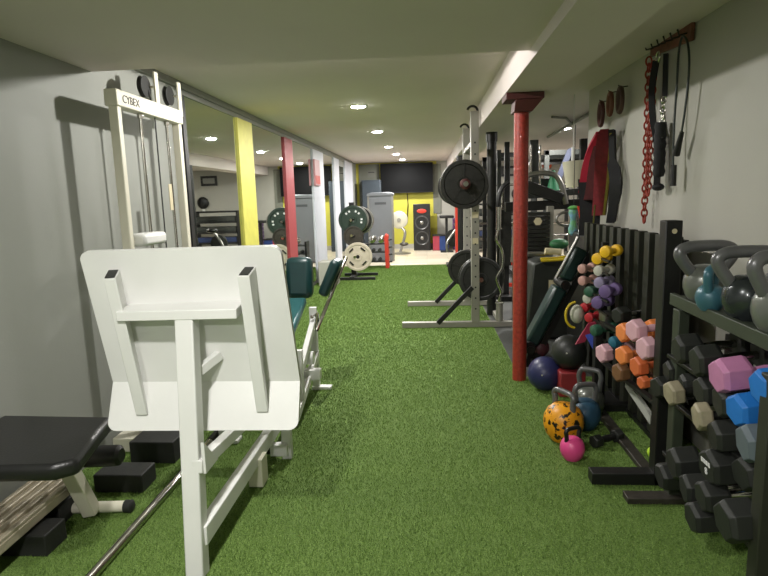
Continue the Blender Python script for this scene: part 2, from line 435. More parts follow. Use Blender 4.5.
# seat end
lp.p('leg', MB().bar((-.81, 3.90, 0), (-.81, 3.90, .60), .035, .05).box((-.77, 3.90, .012), (.14, .06, .022)), M_white, bevel=.003)
lp.p('leg', MB().bar((-1.12, 3.95, 0), (-1.12, 3.95, .50), .035, .05).box((-1.12, 3.95, .012), (.14, .06, .022)), M_white, bevel=.003)
lp.p('side_frame', MB().bar((-.80, 3.35, .28), (-.80, 3.93, .54), .035, .055).bar((-.80, 3.2, .06), (-.80, 3.92, .26), .035, .055)
     .bar((-.80, 3.35, .12), (-.80, 3.35, .44), .035, .05).cyl((-.84, 3.66, .30), (-.77, 3.66, .30), .045), M_white, bevel=.003)
lp.p('side_frame', MB().bar((-1.12, 3.35, .28), (-1.12, 3.93, .54), .035, .055).bar((-1.12, 3.0, .10), (-1.12, 3.92, .26), .035, .055), M_white, bevel=.003)
lp.p('seat', MB().bar((-.99, 3.3, .44), (-.99, 3.95, .64), .26, .06), M_tealseat, bevel=.02, label='light teal vinyl seat')
lp.p('backrest', MB().box((-.925, 4.05, .79), (.19, .12, .30), Matrix.Rotation(-.12, 3, 'X')), M_teal, bevel=.04)
h0 = AX(317, 338, -.72); h1 = AX(346, 258, -.60)
lp.p('handle_bar', MB().tube([(-.80, 3.8, .55), (-.77, 3.85, .56), h0+V((0, 0, .05)), h1, h1+V((-.02, .06, .0))], .013, 10), M_chrome)
pc = AY(331, 277, 4.0)
lp.p('shoulder_pad', MB().box(pc, (.075, .2, .27), Matrix.Rotation(.42, 3, 'Y')), M_teal, bevel=.025)
hp = AY(295, 284, 4.25)
lp.p('shoulder_pad', MB().box((-1.12, 4.05, .80), (.075, .2, .24), Matrix.Rotation(-.2, 3, 'Y')), M_tealseat, bevel=.025)

# chrome bar on the turf
bb = Thing('barbell', 'bare chrome barbell lying on the turf under the foot plate', 'barbell', (-1.236, 2.3, 0))
bb.p('shaft', MB().cyl((-1.236, 1.2, .022), (-1.236, 2.95, .022), .019), M_chrome)
bb.p('collar', MB().lathe((-1.236, 2.95, .022), (0, 1, 0), [(.021, 0), (.021, .03), (.022, .031), (.022, .12)], 16), M_blackr, label='dark end collar')

# ------------------------------------------------------------------ weight stack tower on the left wall
tx = -1.60
tw = Thing('weight_stack_tower', 'tall cream weight stack frame with two pulleys standing against the grey wall', 'cable machine', (tx, 3.35, 0))
y0, y1, zt = 2.955, 3.70, 1.93
tw.p('upright', MB().bar((tx, y0, 0), (tx, y0-.0, zt), .05, .042, up=(0, 1, 0)), M_cream, bevel=.006)
tw.p('upright', MB().bar((tx, y1, 0), (tx, y1, zt), .05, .042, up=(0, 1, 0)), M_cream, bevel=.006)
hd = tw.p('header', MB().b2((tx-.035, y0-.035, zt-.075), (tx+.035, y1+.025, zt+.01)), M_cream, bevel=.006)
Rt = Matrix(((0, 0, 1), (1, 0, 0), (0, 1, 0)))
text('lettering', 'CYBEX', .058, M_txt, hd, (tx+.036, y0+.11, zt-.035), Rt, off=tw.off)
for yy2 in (3.22, 3.55):
    tw.p('guide_rod', MB().cyl((tx, yy2, .1), (tx, yy2, zt-.07), .009).cyl((tx, yy2, zt-.10), (tx, yy2, zt-.07), .016), M_chrome)
tw.p('cable', MB().tube([(tx+.01, 3.38, .5), (tx+.01, 3.38, zt-.05), (tx-.02, 3.38, zt+.1)], .004, 6), M_blackr)
for yy2 in (3.42, 3.74):
    b = tw.p('pulley_bracket', MB().b2((tx+.01, yy2-.022, zt-.02), (tx+.022, yy2+.022, zt+.19)).b2((tx+.0, yy2-.012, zt+.1), (tx-.05, yy2+.012, zt+.112)), M_cream, bevel=.002)
    tw.p('pulley', MB().lathe((tx-.045, yy2-.06, zt+.10), (1, 0, 0), [(.03, 0), (.06, .002), (.052, .014), (.06, .028), (.03, .03)], 28), M_blackr, parent=b, label='black pulley wheel')
tw.p('stack_top', MB().b2((tx-.05, 3.03, 1.12), (tx+.06, 3.30, 1.19)), M_white, bevel=.02)
tw.p('weight_stack', MB().b2((tx-.05, 3.16, .1), (tx+.05, 3.62, 1.02)), M_iron)
tw.p('instruction_label', MB().b2((tx+.012, 3.475, 1.31), (tx+.016, 3.515, 1.47)), M_sticker, label='pale instruction label')
tw.p('base', MB().b2((tx-.15, y0-.1, 0), (tx+.12, y1+.1, .08)), M_cream, bevel=.006)
# black rubber blocks at its foot
for i, (a, b, h, l) in enumerate((((-1.60, 2.42), (-1.36, 2.56), .09, 'low black rubber block on the turf behind the bench foot'),
                               ((-1.58, 2.72), (-1.34, 3.05), .12, 'taller black rubber block beside the leg press rail'),)):
    single('rubber_block', MB().b2((a[0], a[1], 0), (b[0], b[1], h)), M_blackr, l, 'block', bevel=.006)

# ------------------------------------------------------------------ weight bench at left
bz = .50
be = Thing('weight_bench', 'flat black padded bench with cream frame in the left corner', 'bench', (-1.5, 2.0, 0))
c1 = AZ(106, 418, bz); c2 = AZ(58, 466, bz)
def pad(poly, th, r=.03):
    return MB().prism([V((p[0], p[1], bz-th)) for p in poly], (0, 0, th))
A = AZ(108, 424, bz); B = AZ(60, 466, bz); Cc = AZ(0, 474, bz); D_ = AZ(2, 414, bz)
be.p('seat_pad', MB().prism([V((XL+.02, D_.y, bz-.06)), V((A.x-.03, D_.y-.02, bz-.06)), V((A.x, A.y-.05, bz-.06)), V((B.x+.03, B.y+.05, bz-.06)), V((B.x-.03, B.y, bz-.06)), V((XL+.05, B.y-.03, bz-.06))], (0, 0, .06)), M_vinyl, bevel=.018)
fl, fr = V((-1.60, 2.235, .03)), V((-1.325, 2.255, .03))
be.p('foot', MB().cyl(fl, fr-V((.03, 0, 0)), .024), M_cream)
be.p('foot_cap', MB().lathe(fr-V((.035, 0, 0)), (1, 0, 0), [(.02, 0), (.027, .004), (.028, .034), (.02, .04)], 18), M_blackr, label='black rubber foot cap')
be.p('leg', MB().bar((-1.485, 2.215, .02), (-1.575, 2.13, bz-.07), .06, .055, up=(0, 1, 0)), M_cream, bevel=.004)
be.p('frame_rail', MB().bar((-1.62, 2.22, bz-.09), (-1.70, 1.5, bz-.09), .06, .05).bar((-1.70, 1.55, .0), (-1.70, 1.55, bz-.09), .05, .05), M_cream, bevel=.004)
rc = AY(97, 459, 2.28)
be.p('leg_roller', MB().lathe((rc.x-.085, 2.3, rc.z), (1, 0, .05), [(.03, 0), (.045, .012), (.047, .03), (.047, .16), (.045, .178), (.03, .19)], 24), M_vinyl, label='black foam roller')
be.p('roller_arm', MB().cyl((-1.62, 2.3, rc.z-.01), (rc.x-.07, 2.3, rc.z), .012), M_cream)
kn = be.p('knob', MB().lathe((-1.575, 2.17, .33), (.3, -1, 0), [(.008, 0), (.012, .02), (.026, .024), (.028, .045), (.018, .05)], 10), M_blackr, label='black adjusting knob')
for z in (.07, .10): be.p('bolt', MB().cyl((-1.50 if z < .08 else -1.535, 2.205, z), (-1.50 if z < .08 else -1.535, 2.19, z), .01, n=6), M_black)
# ribbed white deck under the bench
rd = Thing('ribbed_deck', 'low white ribbed metal deck on black feet under the bench', 'machine base', (-1.66, 2.0, 0))
mbd = MB().bar((-1.665, 1.45, .115), (-1.665, 2.26, .135), .20, .04)
for i in range(5): mbd.bar((-1.75+.043*i, 1.45, .14), (-1.75+.043*i, 2.26, .16), .022, .02)
rd.p('deck', mbd, mat('worn_beige_metal', 'b3a993', .4, .2, var=.15, scale=10), bevel=.005)
rd.p('foot', MB().b2((-1.72, 1.93, 0), (-1.50, 2.06, .09)), M_blackr, bevel=.006)
rd.p('foot', MB().b2((-1.76, 2.14, 0), (-1.58, 2.30, .09)), M_blackr, bevel=.006)

# ------------------------------------------------------------------ squat rack
sx, sy1, sy2 = .485, 5.80, 6.98
sr = Thing('squat_rack', 'light grey squat rack with long floor feet beside the aisle', 'squat rack', (sx, 6.4, 0))
for y, z in ((sy1, 2.15), (sy2, 2.12)):
    u = sr.p('upright', MB().b2((sx-.04, y-.04, .05), (sx+.04, y+.04, z)), M_greyp, bevel=.005)
    holes = MB()
    for i in range(16): holes.cyl((sx, y-.043, .2+i*.11), (sx, y-.0395, .2+i*.11), .009, n=10)
    sr.p('peg_holes', holes, M_black, parent=u, label='row of dark peg holes')
    sr.p('top_hook', MB().tube(arc((sx-.02, y, z), .05, -.2, PI*.9, 8, (1, 0, 0), (0, 0, 1)), .012), M_black, parent=u, label='black hook at the top')
sr.p('floor_foot', MB().b2((-.27, sy1-.035, .005), (.86, sy1+.035, .06)), M_greyp, bevel=.004)
sr.p('floor_foot', MB().b2((-.25, sy2-.035, .005), (.86, sy2+.035, .06)), M_greyp, bevel=.004)
for y in (sy1, sy2):
    sr.p('diagonal_brace', MB().bar((.10, y-.02, .05), (sx-.03, y-.02, .42), .05, .045), M_black, bevel=.003, label='black diagonal brace')
sr.p('cross_bar', MB().b2((sx+.24, sy1, .01), (sx+.30, sy2, .055)), M_greyp, bevel=.004)
sr.p('cross_bar', MB().b2((sx-.03, sy1, 1.83), (sx+.03, sy2, 1.88)), M_greyp, bevel=.004)
for z, w in ((.86, .028), (1.12, .03), (1.29, .03)):
    sr.p('sticker', MB().b2((sx-w, sy1-.043, z), (sx+w, sy1-.0405, z+.06)), M_sticker, label='small beige sticker')
bx_, bz_ = .37, 1.45
for y in (sy1, sy2):
    sr.p('bar_hook', MB().b2((bx_-.05, y-.03, bz_-.06), (sx-.03, y+.03, bz_-.03)).b2((bx_-.06, y-.03, bz_-.06), (bx_-.045, y+.03, bz_+.03)), M_black, bevel=.003)
for (y, z) in ((sy1, .485), (sy2, .485)):
    sr.p('plate_peg', MB().cyl((.55 if y < 6 else .468, y+.02, z), (.55 if y < 6 else .468, y+.24 if y < 6 else y-.3, z), .024), M_chrome)
sr.p('bar_holder', MB().cyl((.73, sy1-.0, .055), (.73, sy1-.0, .24), .035).lathe((.73, sy1, .24), (0, 0, 1), [(.03, 0), (.045, .005), (.045, .015), (.03, .02)], 16), M_greyp)
ez = [(.73, sy1, .10), (.73, sy1, .30), (.745, sy1, .36), (.70, sy1, .50), (.755, sy1, .62), (.755, sy1, .78), (.70, sy1, .90), (.72, sy1, 1.0)]
ezb = Thing('curl_bar', 'wavy chrome curl bar standing upright in the rack holder', 'curl bar', (.73, sy1, .1))
def smooth(pts, n=6):
    pts = [V(p) for p in pts]; out = []
    P_ = [pts[0]]+pts+[pts[-1]]
    for i in range(1, len(P_)-2):
        for k in range(n):
            t = k/n; a, b, c, d = P_[i-1], P_[i], P_[i+1], P_[i+2]
            out.append(.5*((2*b)+(c-a)*t+(2*a-5*b+4*c-d)*t*t+(3*b-a-3*c+d)*t*t*t))
    out.append(pts[-1]); return out
ezb.p('bent_shaft', MB().tube(smooth(ez), .016, 10), M_chrome)
ezb.p('sleeve', MB().cyl((.72, sy1, 1.0), (.72, sy1, 1.22), .026).cyl((.72, sy1, 1.0), (.72, sy1, 1.015), .035), M_chrome)
ba = Thing('barbell', 'loaded barbell racked across the grey squat rack', 'barbell', (bx_, 6.4, bz_))
ba.p('shaft', MB().cyl((bx_, sy1-.10, bz_), (bx_, sy2+.10, bz_), .014), M_chrome)
for s_, y in ((-1, sy1-.10), (1, sy2+.10)):
    ba.p('sleeve', MB().cyl((bx_, y, bz_), (bx_, y+s_*.30, bz_), .025).cyl((bx_, y, bz_), (bx_, y+s_*.02, bz_), .038), M_chrome)
    ba.p('spring_collar', MB().lathe((bx_, y+s_*.20, bz_), (0, s_, 0), [(.027, 0), (.05, .002), (.05, .02), (.036, .03), (.027, .031)], 20), M_dkred, label='dark red bar collar')
def plate(name, label, loc, r, th=.04, m=M_iron, group=None, spokes=True, ring=None, letters=None, hub=M_iron):
    t = Thing(name, label, 'weight plate', loc, group=group, local=True)
    p = [(.028, -th*.45), (r*.26, -th*.5), (r*.28, -th*.25), (r*.80, -th*.22), (r*.84, -th*.5), (r*.97, -th*.5), (r, -th*.35), (r, th*.35), (r*.97, th*.5), (.028, th*.5)]
    t.p('disc', MB().lathe((0, 0, 0), (0, 1, 0), p, 48, cap=False), m)
    if spokes:
        sp = MB()
        for k in range(5):
            a = 2*PI*k/5+.3; c, s_ = math.cos(a), math.sin(a)
            sp.bar((c*r*.25, -th*.34, s_*r*.25), (c*r*.82, -th*.34, s_*r*.82), r*.06, th*.28, up=(0, 1, 0))
        t.p('spokes', sp, m)
    if letters:
        lt = MB()
        for k in letters:
            a = k; c, s_ = math.cos(a), math.sin(a)
            lt.bar((c*r*.62-s_*r*.06, -th*.30, s_*r*.62+c*r*.06), (c*r*.62+s_*r*.06, -th*.30, s_*r*.62-c*r*.06), r*.13, th*.1, up=(0, 1, 0))
        t.p('embossed_lettering', lt, letters_m, label='pale raised marks round the face')
    return t
letters_m = M_wtxt
plate('weight_plate', 'big dark iron plate loaded on the near end of the racked barbell', (bx_, sy1-.17, bz_), .235, .055, M_iron)
plate('weight_plate', 'dark plate behind the first one on the racked barbell', (bx_-.01, sy1-.125, bz_), .225, .035, M_iron)
plate('weight_plate', 'dark iron plate on the far end of the racked barbell', (bx_, sy2+.16, bz_), .225, .045, M_iron)
for i, (y, l) in enumerate(((sy1+.09, 'large black plate low behind the near rack upright'), (sy1+.15, 'black plate second from the near upright, low on the rack'), (sy2-.08, 'iron plate stored low on the far rack upright'), (sy2-.15, 'iron plate stored low in front of the far upright plate'))):
    plate('weight_plate', l, ((.555, .545, .475, .46)[i], y, .485), .225 if i < 2 else .215, .045, (M_blackr, M_iron, M_ironlt, M_iron)[i], group='plates stored on the squat rack', spokes=i > 1)

# ------------------------------------------------------------------ columns
cx, cy = .66, 4.09
rc_ = Thing('support_column', 'bright red round steel column beside the turf edge', 'column', (cx, cy, 0))
rc_.p('shaft', MB().lathe((cx, cy, 0), (0, 0, 1), [(.05, 0), (.05, ZS-.1)], 28), M_redcol)
cap_poly = [(cx-.13, cy, ZS-.035), (cx+.13, cy, ZS-.035), (cx+.07, cy, ZS-.10), (cx-.07, cy, ZS-.10)]
rc_.p('cap', MB().b2((cx-.12, cy-.12, ZS-.045), (cx+.13, cy+.10, ZS-.002)).prism([V((cx-.06, cy-.12, ZS-.05)), V((cx+.125, cy-.12, ZS-.045)), V((cx+.06, cy-.08, ZS-.12)), V((cx-.06, cy-.08, ZS-.12))], (0, .17, 0)), M_dkred, bevel=.004)
bc = Thing('support_column', 'slim black round column behind the squat rack', 'column', (.72, 6.42, 0))
bc.p('shaft', MB().cyl((.72, 6.42, 0), (.72, 6.42, ZS-.06), .052, n=24), M_black)
bc.p('cap', MB().cyl((.72, 6.42, ZS-.10), (.72, 6.42, ZS-.001), .062, n=24), M_black)
fc = Thing('support_column', 'far black column with a red lower guard, seen under the barbell plate', 'column', (.60, 10.2, 0))
fc.p('shaft', MB().cyl((.61, 10.0, 0), (.61, 10.0, ZS-.001), .085, n=20), M_black)
fc.p('guard', MB().b2((.46, 9.2, .0), (.495, 9.34, 1.22)), M_red, label='red lower guard')

#PART2
# ------------------------------------------------------------------ dumbbells
CN = {}
def cm(name, hexc, **k):
    return mat(name, hexc, **k)
D_black = mat('black_rubber_head', '20221f', .55, var=.25, scale=18, bump=.06)
D_beige = mat('worn_beige_head', '9b927a', .6, var=.25, scale=25)
D_pink = mat('magenta_neoprene', 'bb7ba4', .5, var=.12, scale=18)
D_blue = mat('bright_blue_neoprene', '1f6fc0', .5, var=.12, scale=18)
D_grey = mat('grey_neoprene', '59636a', .5, var=.12, scale=18)
D_lpink = mat('pale_pink_neoprene', 'd5a8b4', .5, var=.08, scale=18)
D_orange = mat('orange_neoprene', 'e8884a', .5, var=.1, scale=18)
D_dorange = mat('burnt_orange_neoprene', 'd06a3c', .5, var=.1, scale=18)
D_brown = mat('brown_neoprene', '7a5638', .55, var=.15, scale=18)
D_yellow = mat('yellow_vinyl', 'e8b820', .4, var=.08, scale=18)
D_white = mat('off_white_vinyl', 'b9b8ac', .45, var=.1, scale=18)
D_purple = mat('purple_vinyl', '6a5688', .45, var=.1, scale=18)
D_lav = mat('lavender_vinyl', '8d84a2', .45, var=.1, scale=18)
D_rose = mat('dusty_rose_vinyl', 'b98f86', .45, var=.1, scale=18)
D_redv = mat('red_vinyl', 'b82a33', .4, var=.1, scale=18)
D_green = mat('dark_green_vinyl_head', '2f5a46', .45, var=.1, scale=18)
D_teal = mat('teal_vinyl_head', '2b6a80', .45, var=.1, scale=18)
protos = {}
GA = 'dumbbells on the two racks'
def hexhead(x0, x1, r, n=6, rot=PI/6):
    s_ = 1 if x1 > x0 else -1; L_ = abs(x1-x0)
    vs = []; fs = []
    prof = [(r*.84, 0), (r, L_*.16), (r, L_*.86), (r*.9, L_)]
    for rr, h in prof:
        for k in range(n):
            a = rot+2*PI*k/n; vs.append((x0+s_*h, math.cos(a)*rr, math.sin(a)*rr))
    for i in range(3):
        for k in range(n): fs.append((i*n+k, i*n+(k+1) % n, (i+1)*n+(k+1) % n, (i+1)*n+k))
    fs += [tuple(range(n)), tuple(3*n+k for k in range(n-1, -1, -1))]
    return MB().add(vs, fs)
def db_proto(key, r, L_, hl, m, mh, kind='hex'):
    t = Thing('dumbbell', 'dumbbell', 'dumbbell', (0, -50, 0), local=True)
    for s_ in (-1, 1):
        if kind == 'hex':
            t.p('head', hexhead(s_*(hl/2+L_), s_*hl/2, r), m, bevel=r*.04, ang=20)
        else:
            t.p('head', MB().lathe((s_*(hl/2+L_), 0, 0), (-s_, 0, 0), [(r*.55, 0), (r*.92, L_*.12), (r, L_*.35), (r, L_*.65), (r*.9, L_*.88), (r*.5, L_)], 16), m)
    hr = .015 if r > .045 else .016
    t.p('handle', MB().lathe((-hl/2, 0, 0), (1, 0, 0), [(hr, 0), (hr*1.15, hl*.3), (hr*1.25, hl*.5), (hr*1.15, hl*.7), (hr, hl)], 14), mh)
    protos[key] = t.o; return t.o
used = set()
def dumbbell(key, loc, label, rz=0.0, tilt=0.0, roll=0.0, group=GA):
    """loc = outer end face centre of the head towards the aisle"""
    src = protos[key]
    r, L_, hl = PR[key][:3]
    o = src if key not in used else copy_tree(src)
    used.add(key)
    R = Matrix.Rotation(rz, 3, 'Z') @ Matrix.Rotation(tilt, 3, 'Y') @ Matrix.Rotation(roll, 3, 'X')
    o.rotation_euler = R.to_euler(); o.location = V(loc)+R @ V((hl/2+L_, 0, 0))
    tag(o, label, 'dumbbell', group); o['label'] = label
    return o
PR = {
 'black': (.060, .085, .13, D_black, M_chrome), 'blacks': (.050, .075, .12, D_black, M_chrome), 'blackb': (.070, .10, .13, D_black, M_chrome),
 'beige': (.052, .05, .12, D_beige, M_iron), 'pink': (.064, .10, .12, D_pink, D_pink), 'blue': (.056, .085, .12, D_blue, D_blue),
 'grey': (.064, .10, .12, D_grey, D_grey), 'lpink': (.057, .06, .11, D_lpink, D_lpink), 'orange': (.052, .052, .11, D_orange, D_orange),
 'dorange': (.051, .055, .11, D_dorange, D_dorange), 'sdorange': (.032, .04, .10, D_dorange, D_dorange), 'brown': (.052, .06, .11, D_brown, D_brown),
 'yellow': (.036, .045, .06, D_yellow, D_yellow), 'white': (.033, .042, .06, D_white, D_white), 'purple': (.040, .05, .06, D_purple, D_purple),
 'lav': (.035, .045, .06, D_lav, D_lav), 'rose': (.033, .042, .06, D_rose, D_rose), 'red': (.032, .042, .06, D_redv, D_redv),
 'green': (.036, .06, .06, D_green, D_green), 'teal': (.036, .06, .06, D_teal, D_teal), 'blue_s': (.036, .06, .06, D_blue, D_blue), 'silver': (.045, .06, .10, M_steel, M_steel)}
del PR['blue_s']
for k_, v_ in PR.items():
    db_proto(k_, *v_[:5], kind='round' if k_ in ('yellow', 'white', 'purple', 'lav', 'rose', 'red', 'green', 'teal', 'silver', 'blue_s') else 'hex')

# near rack (kettlebells on top)
XF_ = .955
nr = Thing('dumbbell_rack', 'dark green steel rack with kettlebells on its top shelf, nearest on the right', 'dumbbell rack', (1.15, 1.95, 0))
nr.p('top_rail', MB().bar((1.035, 1.28, .872), (1.045, 2.49, .885), .022, .05), M_olive, bevel=.003)
nr.p('top_rail', MB().bar((1.33, 1.28, .872), (1.33, 2.49, .885), .022, .05), M_olive, bevel=.003)
nr.p('top_shelf', MB().bar((1.185, 1.30, .884), (1.185, 2.47, .897), .27, .008), M_olive)
for y in (1.45, 2.43):
    nr.p('upright', MB().bar((1.03 if y < 2 else 1.06, y, 0), (1.06, y, .85), .045, .06, up=(0, 1, 0)), M_olive, bevel=.004)
    nr.p('upright', MB().bar((1.33, y, 0), (1.33, y, .86), .045, .05, up=(0, 1, 0)), M_olive, bevel=.004)
    nr.p('side_rail', MB().bar((1.05, y, .86), (1.33, y, .86), .045, .03), M_olive)
for y in (1.66, 2.40):
    nr.p('floor_foot', MB().b2((.85 if y > 2 else .90, y-.035, .002), (1.36, y+.035, .03)), M_ironlt, bevel=.003)
trz = ((.455, 1.30), (.64, 1.30), (.205, 1.22), (.02+.04, 1.18))
for (z, xb) in ((.63, 1.22), (.445, 1.20), (.19, 1.20)):
    for dx in (.07, .27):
        nr.p('tray_rail', MB().bar((XF_+dx, 1.62, z+dx*.25), (XF_+dx, 2.44, z+dx*.25), .022, .016), M_black, bevel=.002)
for dy in (1.9, 2.18):
    nr.p('back_slat', MB().b2((1.30, dy-.03, .1), (1.315, dy+.03, .85)), M_olive)
npst = V(AX(768, 470, .95))
nr.p('front_post', MB().bar((.985, 1.64, 0), (.985, 1.64, .82), .055, .05, up=(0, 1, 0)), M_slat, bevel=.004)

def fx(px, py, X): return AX(px, py, X)
T = -.10
nearlist = [
 ('black', 676, 350, 'black hex dumbbell at the far end of the top tier under the kettlebells'),
 ('black', 694, 362, 'black hex dumbbell second along the top tier, left of the big magenta one'),
 ('pink', 716, 377, 'big magenta hex dumbbell on the top tier of the near rack'),
 ('blacks', 666, 372, 'black dumbbell just above the farther beige dumbbell'),
 ('beige', 668, 394, 'small worn beige hex dumbbell at the far end of the second tier'),
 ('blacks', 681, 386, 'black dumbbell between the beige one and the magenta one'),
 ('black', 698, 392, 'black dumbbell under the left side of the magenta one'),
 ('beige', 695, 417, 'larger worn beige hex dumbbell hanging at the middle of the second tier'),
 ('black', 717, 402, 'black dumbbell below the magenta one and left of the blue one'),
 ('blue', 734, 411, 'bright blue hex dumbbell below the magenta one'),
 ('blue', 757, 388, 'bright blue hex dumbbell cut by the near post at the frame edge'),
 ('black', 712, 437, 'black dumbbell below the larger beige one'),
 ('grey', 742, 444, 'slate grey hex dumbbell under the bright blue one'),
 ('blackb', 671, 464, 'black hex dumbbell with worn corners at the far end of the third tier'),
 ('black', 659, 477, 'black dumbbell low at the far end beside the tall post'),
 ('blackb', 706, 468, 'black hex dumbbell with a white number on its head'),
 ('black', 683, 489, 'black dumbbell low in the second place from the far end'),
 ('black', 700, 497, 'black dumbbell low, just above the floor in the third place'),
 ('black', 690, 518, 'black dumbbell lowest of the heap, standing off the turf'),
 ('blackb', 722, 522, 'largest black hex dumbbell at the near bottom of the rack'),
 ('black', 740, 475, 'black dumbbell behind the numbered one, near the post'),
]
XS = {3: 1.02, 5: 1.03, 6: .99, 8: .97, 20: 1.0, 11: .97, 18: .93, 19: .90, 16: .95, 17: .94}
for i, (k_, px, py, l) in enumerate(nearlist):
    q = fx(px, py, XS.get(i, XF_))
    r = PR[k_][0]
    if q.z < r*.87: q.z = r*.87
    o = dumbbell(k_, q, l, rz=random.uniform(-.12, .12)+(.15 if k_ == 'pink' else 0), tilt=-.12, roll=random.choice((0, 0, .2, -.2)))
    if 'white number' in l:
        text('number', '8', .036, M_wtxt, o, (-(PR[k_][1]+PR[k_][2]/2)-.001, 0.0, -.012), Matrix(((0, 0, -1), (-1, 0, 0), (0, 1, 0))))
        tb = MB()
        for a in range(4):
            tb.box((-(PR[k_][1]+PR[k_][2]/2)-.001, .024-.016*a, .022), (.002, .011, .016))
        tb.build('lettering', M_wtxt, o)

# kettlebells
def kettlebell(loc, r, hw, hh, m, mh, label, rz=0, group=None, th=None, stripe=None):
    th = th or r*.19
    t = Thing('kettlebell', label, 'kettlebell', loc, group=group, local=True, rot=(0, 0, rz))
    body = [(r*.45, 0), (r*.62, r*.04), (r*.86, r*.38), (r*.98, r*.75), (r, r*1.0), (r*.96, r*1.3), (r*.80, r*1.65), (r*.5, r*1.88), (r*.12, r*1.95)]
    t.p('body', MB().lathe((0, 0, 0), (0, 0, 1), body, 32), m)
    z0 = r*1.45; w = hw/2-th; zt = r*1.9+hh-th
    pts = [(-r*.62, 0, z0), (-w*.92, 0, r*1.9+hh*.25), (-w, 0, r*1.9+hh*.55), (-w*.8, 0, zt-.06*hh), (-w*.4, 0, zt), (w*.4, 0, zt), (w*.8, 0, zt-.06*hh), (w, 0, r*1.9+hh*.55), (w*.92, 0, r*1.9+hh*.25), (r*.62, 0, z0)]
    t.p('handle', MB().tube(smooth(pts, 5), th, 12), mh)
    return t.o
ks = .897
def onshelf(px, X, r, y=None): return None
def kb_at(px, Y, X_z=ks):
    q = AY(px, 300, Y); return (q.x, Y, ks+(2.47-Y)*-.011)
GK = 'kettlebells on top of the near rack'
kettlebell((1.105, 2.34, ks-.003), .08, .26, .10, M_kbgrey, M_kbhandle, 'big grey kettlebell at the far end of the top shelf', .1, GK, th=.023)
kettlebell((1.055, 2.185, ks-.004), .052, .13, .075, M_kbteal, M_kbteal, 'smaller teal kettlebell between the big grey and the dark glossy ones', .9, GK, th=.017)
kettlebell((1.105, 2.03, ks-.006), .082, .25, .105, M_kbdark, M_kbhandle, 'dark glossy kettlebell second from the far end, in front of the teal one', -.1, GK, th=.022)
kettlebell((1.10, 1.83, ks-.008), .084, .235, .11, M_kbgrey, M_kbhandle, 'big grey kettlebell nearest the camera, cut by the frame edge', .1, GK, th=.022)

# ------------------------------------------------------------------ second rack with the tall post and the slatted panel
ra = Thing('dumbbell_rack', 'black rack with a tall post and sloping tiers of coloured dumbbells', 'dumbbell rack', (1.05, 3.0, 0))
ph = 1.215
pst = ra.p('post', MB().b2((1.022, 2.53, 0), (1.092, 2.60, ph)), M_black, bevel=.004)
ra.p('post_hole', MB().cyl((1.057, 2.529, ph-.045), (1.057, 2.527, ph-.045), .011, n=14), M_sticker, parent=pst, label='pale round hole in the post top')
ra.p('post', MB().b2((1.01, 3.45, 0), (1.06, 3.50, .52)), M_black, bevel=.004)
ra.p('floor_foot', MB().b2((.745, 2.53, .003), (1.38, 2.60, .06)), M_black, bevel=.003)
ra.p('floor_foot', MB().b2((1.0, 3.44, .003), (1.38, 3.50, .05)), M_black, bevel=.003)
ra.p('base_rail', MB().b2((1.01, 2.60, .003), (1.065, 3.44, .03)), M_ironlt, bevel=.003)
for z in (.60, .47, .36):
    ra.p('tray_rail', MB().bar((1.06, 2.6, z), (1.06, 3.46, z-.04), .03, .02), M_black)
    ra.p('tray_rail', MB().bar((1.20, 2.6, z+.02), (1.20, 3.46, z-.02), .03, .02), M_black)
ra.p('back_post', MB().b2((1.33, 2.53, 0), (1.38, 2.60, .7)), M_black)
sp = Thing('slatted_panel', 'black slatted upright panel standing behind the coloured dumbbells', 'panel', (1.27, 3.4, 0))
Y0s, Y1s = 2.88, 4.5
sp.p('backing', MB().b2((1.255, Y0s, .03), (1.275, Y1s, 1.10)), M_black)
for i in range(11):
    y = Y0s+.05+i*(Y1s-Y0s-.1)/10
    sp.p('slat', MB().b2((1.205, y-.036, .03), (1.255, y+.036, 1.115)), M_slat, bevel=.003)
sp.p('foot', MB().b2((1.20, Y0s, 0), (1.30, Y1s, .03)), M_black)
lst = [
 ('lpink', 631, 331, 'pale pink hex dumbbell highest of the coloured pile'), ('orange', 620, 333, 'orange hex dumbbell left of the highest pale pink one'),
 ('lpink', 641, 349, 'pale pink hex dumbbell at the right of the coloured pile'), ('orange', 620, 356, 'orange hex dumbbell below the first orange one'),
 ('lpink', 600, 354, 'pale pink hex dumbbell at the left end of the coloured pile'), ('dorange', 634, 367, 'burnt orange hex dumbbell below the pale pink ones'),
 ('sdorange', 640, 383, 'small burnt orange dumbbell lowest in the coloured pile'), ('brown', 616, 373, 'brown hex dumbbell under the lower orange one'),
 ('teal', 611, 343, 'teal dumbbell end between the pale pink and orange ones'), ('green', 592, 331, 'dark green round dumbbell at the foot of the small stack'),
 ('blacks', 655, 388, 'dark round dumbbell between the burnt orange and beige ones'),
 ('blacks', 616, 316, 'black dumbbell behind the highest orange one'),
 ('silver', 601, 318, 'black and silver dumbbell with shiny flecks above the orange ones'),
]
for i, (k_, px, py, l) in enumerate(lst):
    q = fx(px, py, .985 if i not in (8, 11, 12) else 1.06)
    dumbbell(k_, q, l, rz=random.uniform(.15, .4), tilt=-.05)
tr = Thing('dumbbell_tree', 'black upright stand holding small vinyl dumbbells beside the slatted panel', 'dumbbell stand', (1.12, 3.62, 0))
tr.p('pole', MB().b2((1.10, 3.66, .02), (1.14, 3.70, 1.03)), M_black)
tr.p('base', MB().b2((1.0, 3.56, 0), (1.24, 3.78, .02)), M_black)
for z in (.50, .58, .66, .74, .82, .90, .98):
    tr.p('cradle', MB().bar((1.05, 3.36, z-.035), (1.05, 3.69, z-.035), .012, .012), M_black)
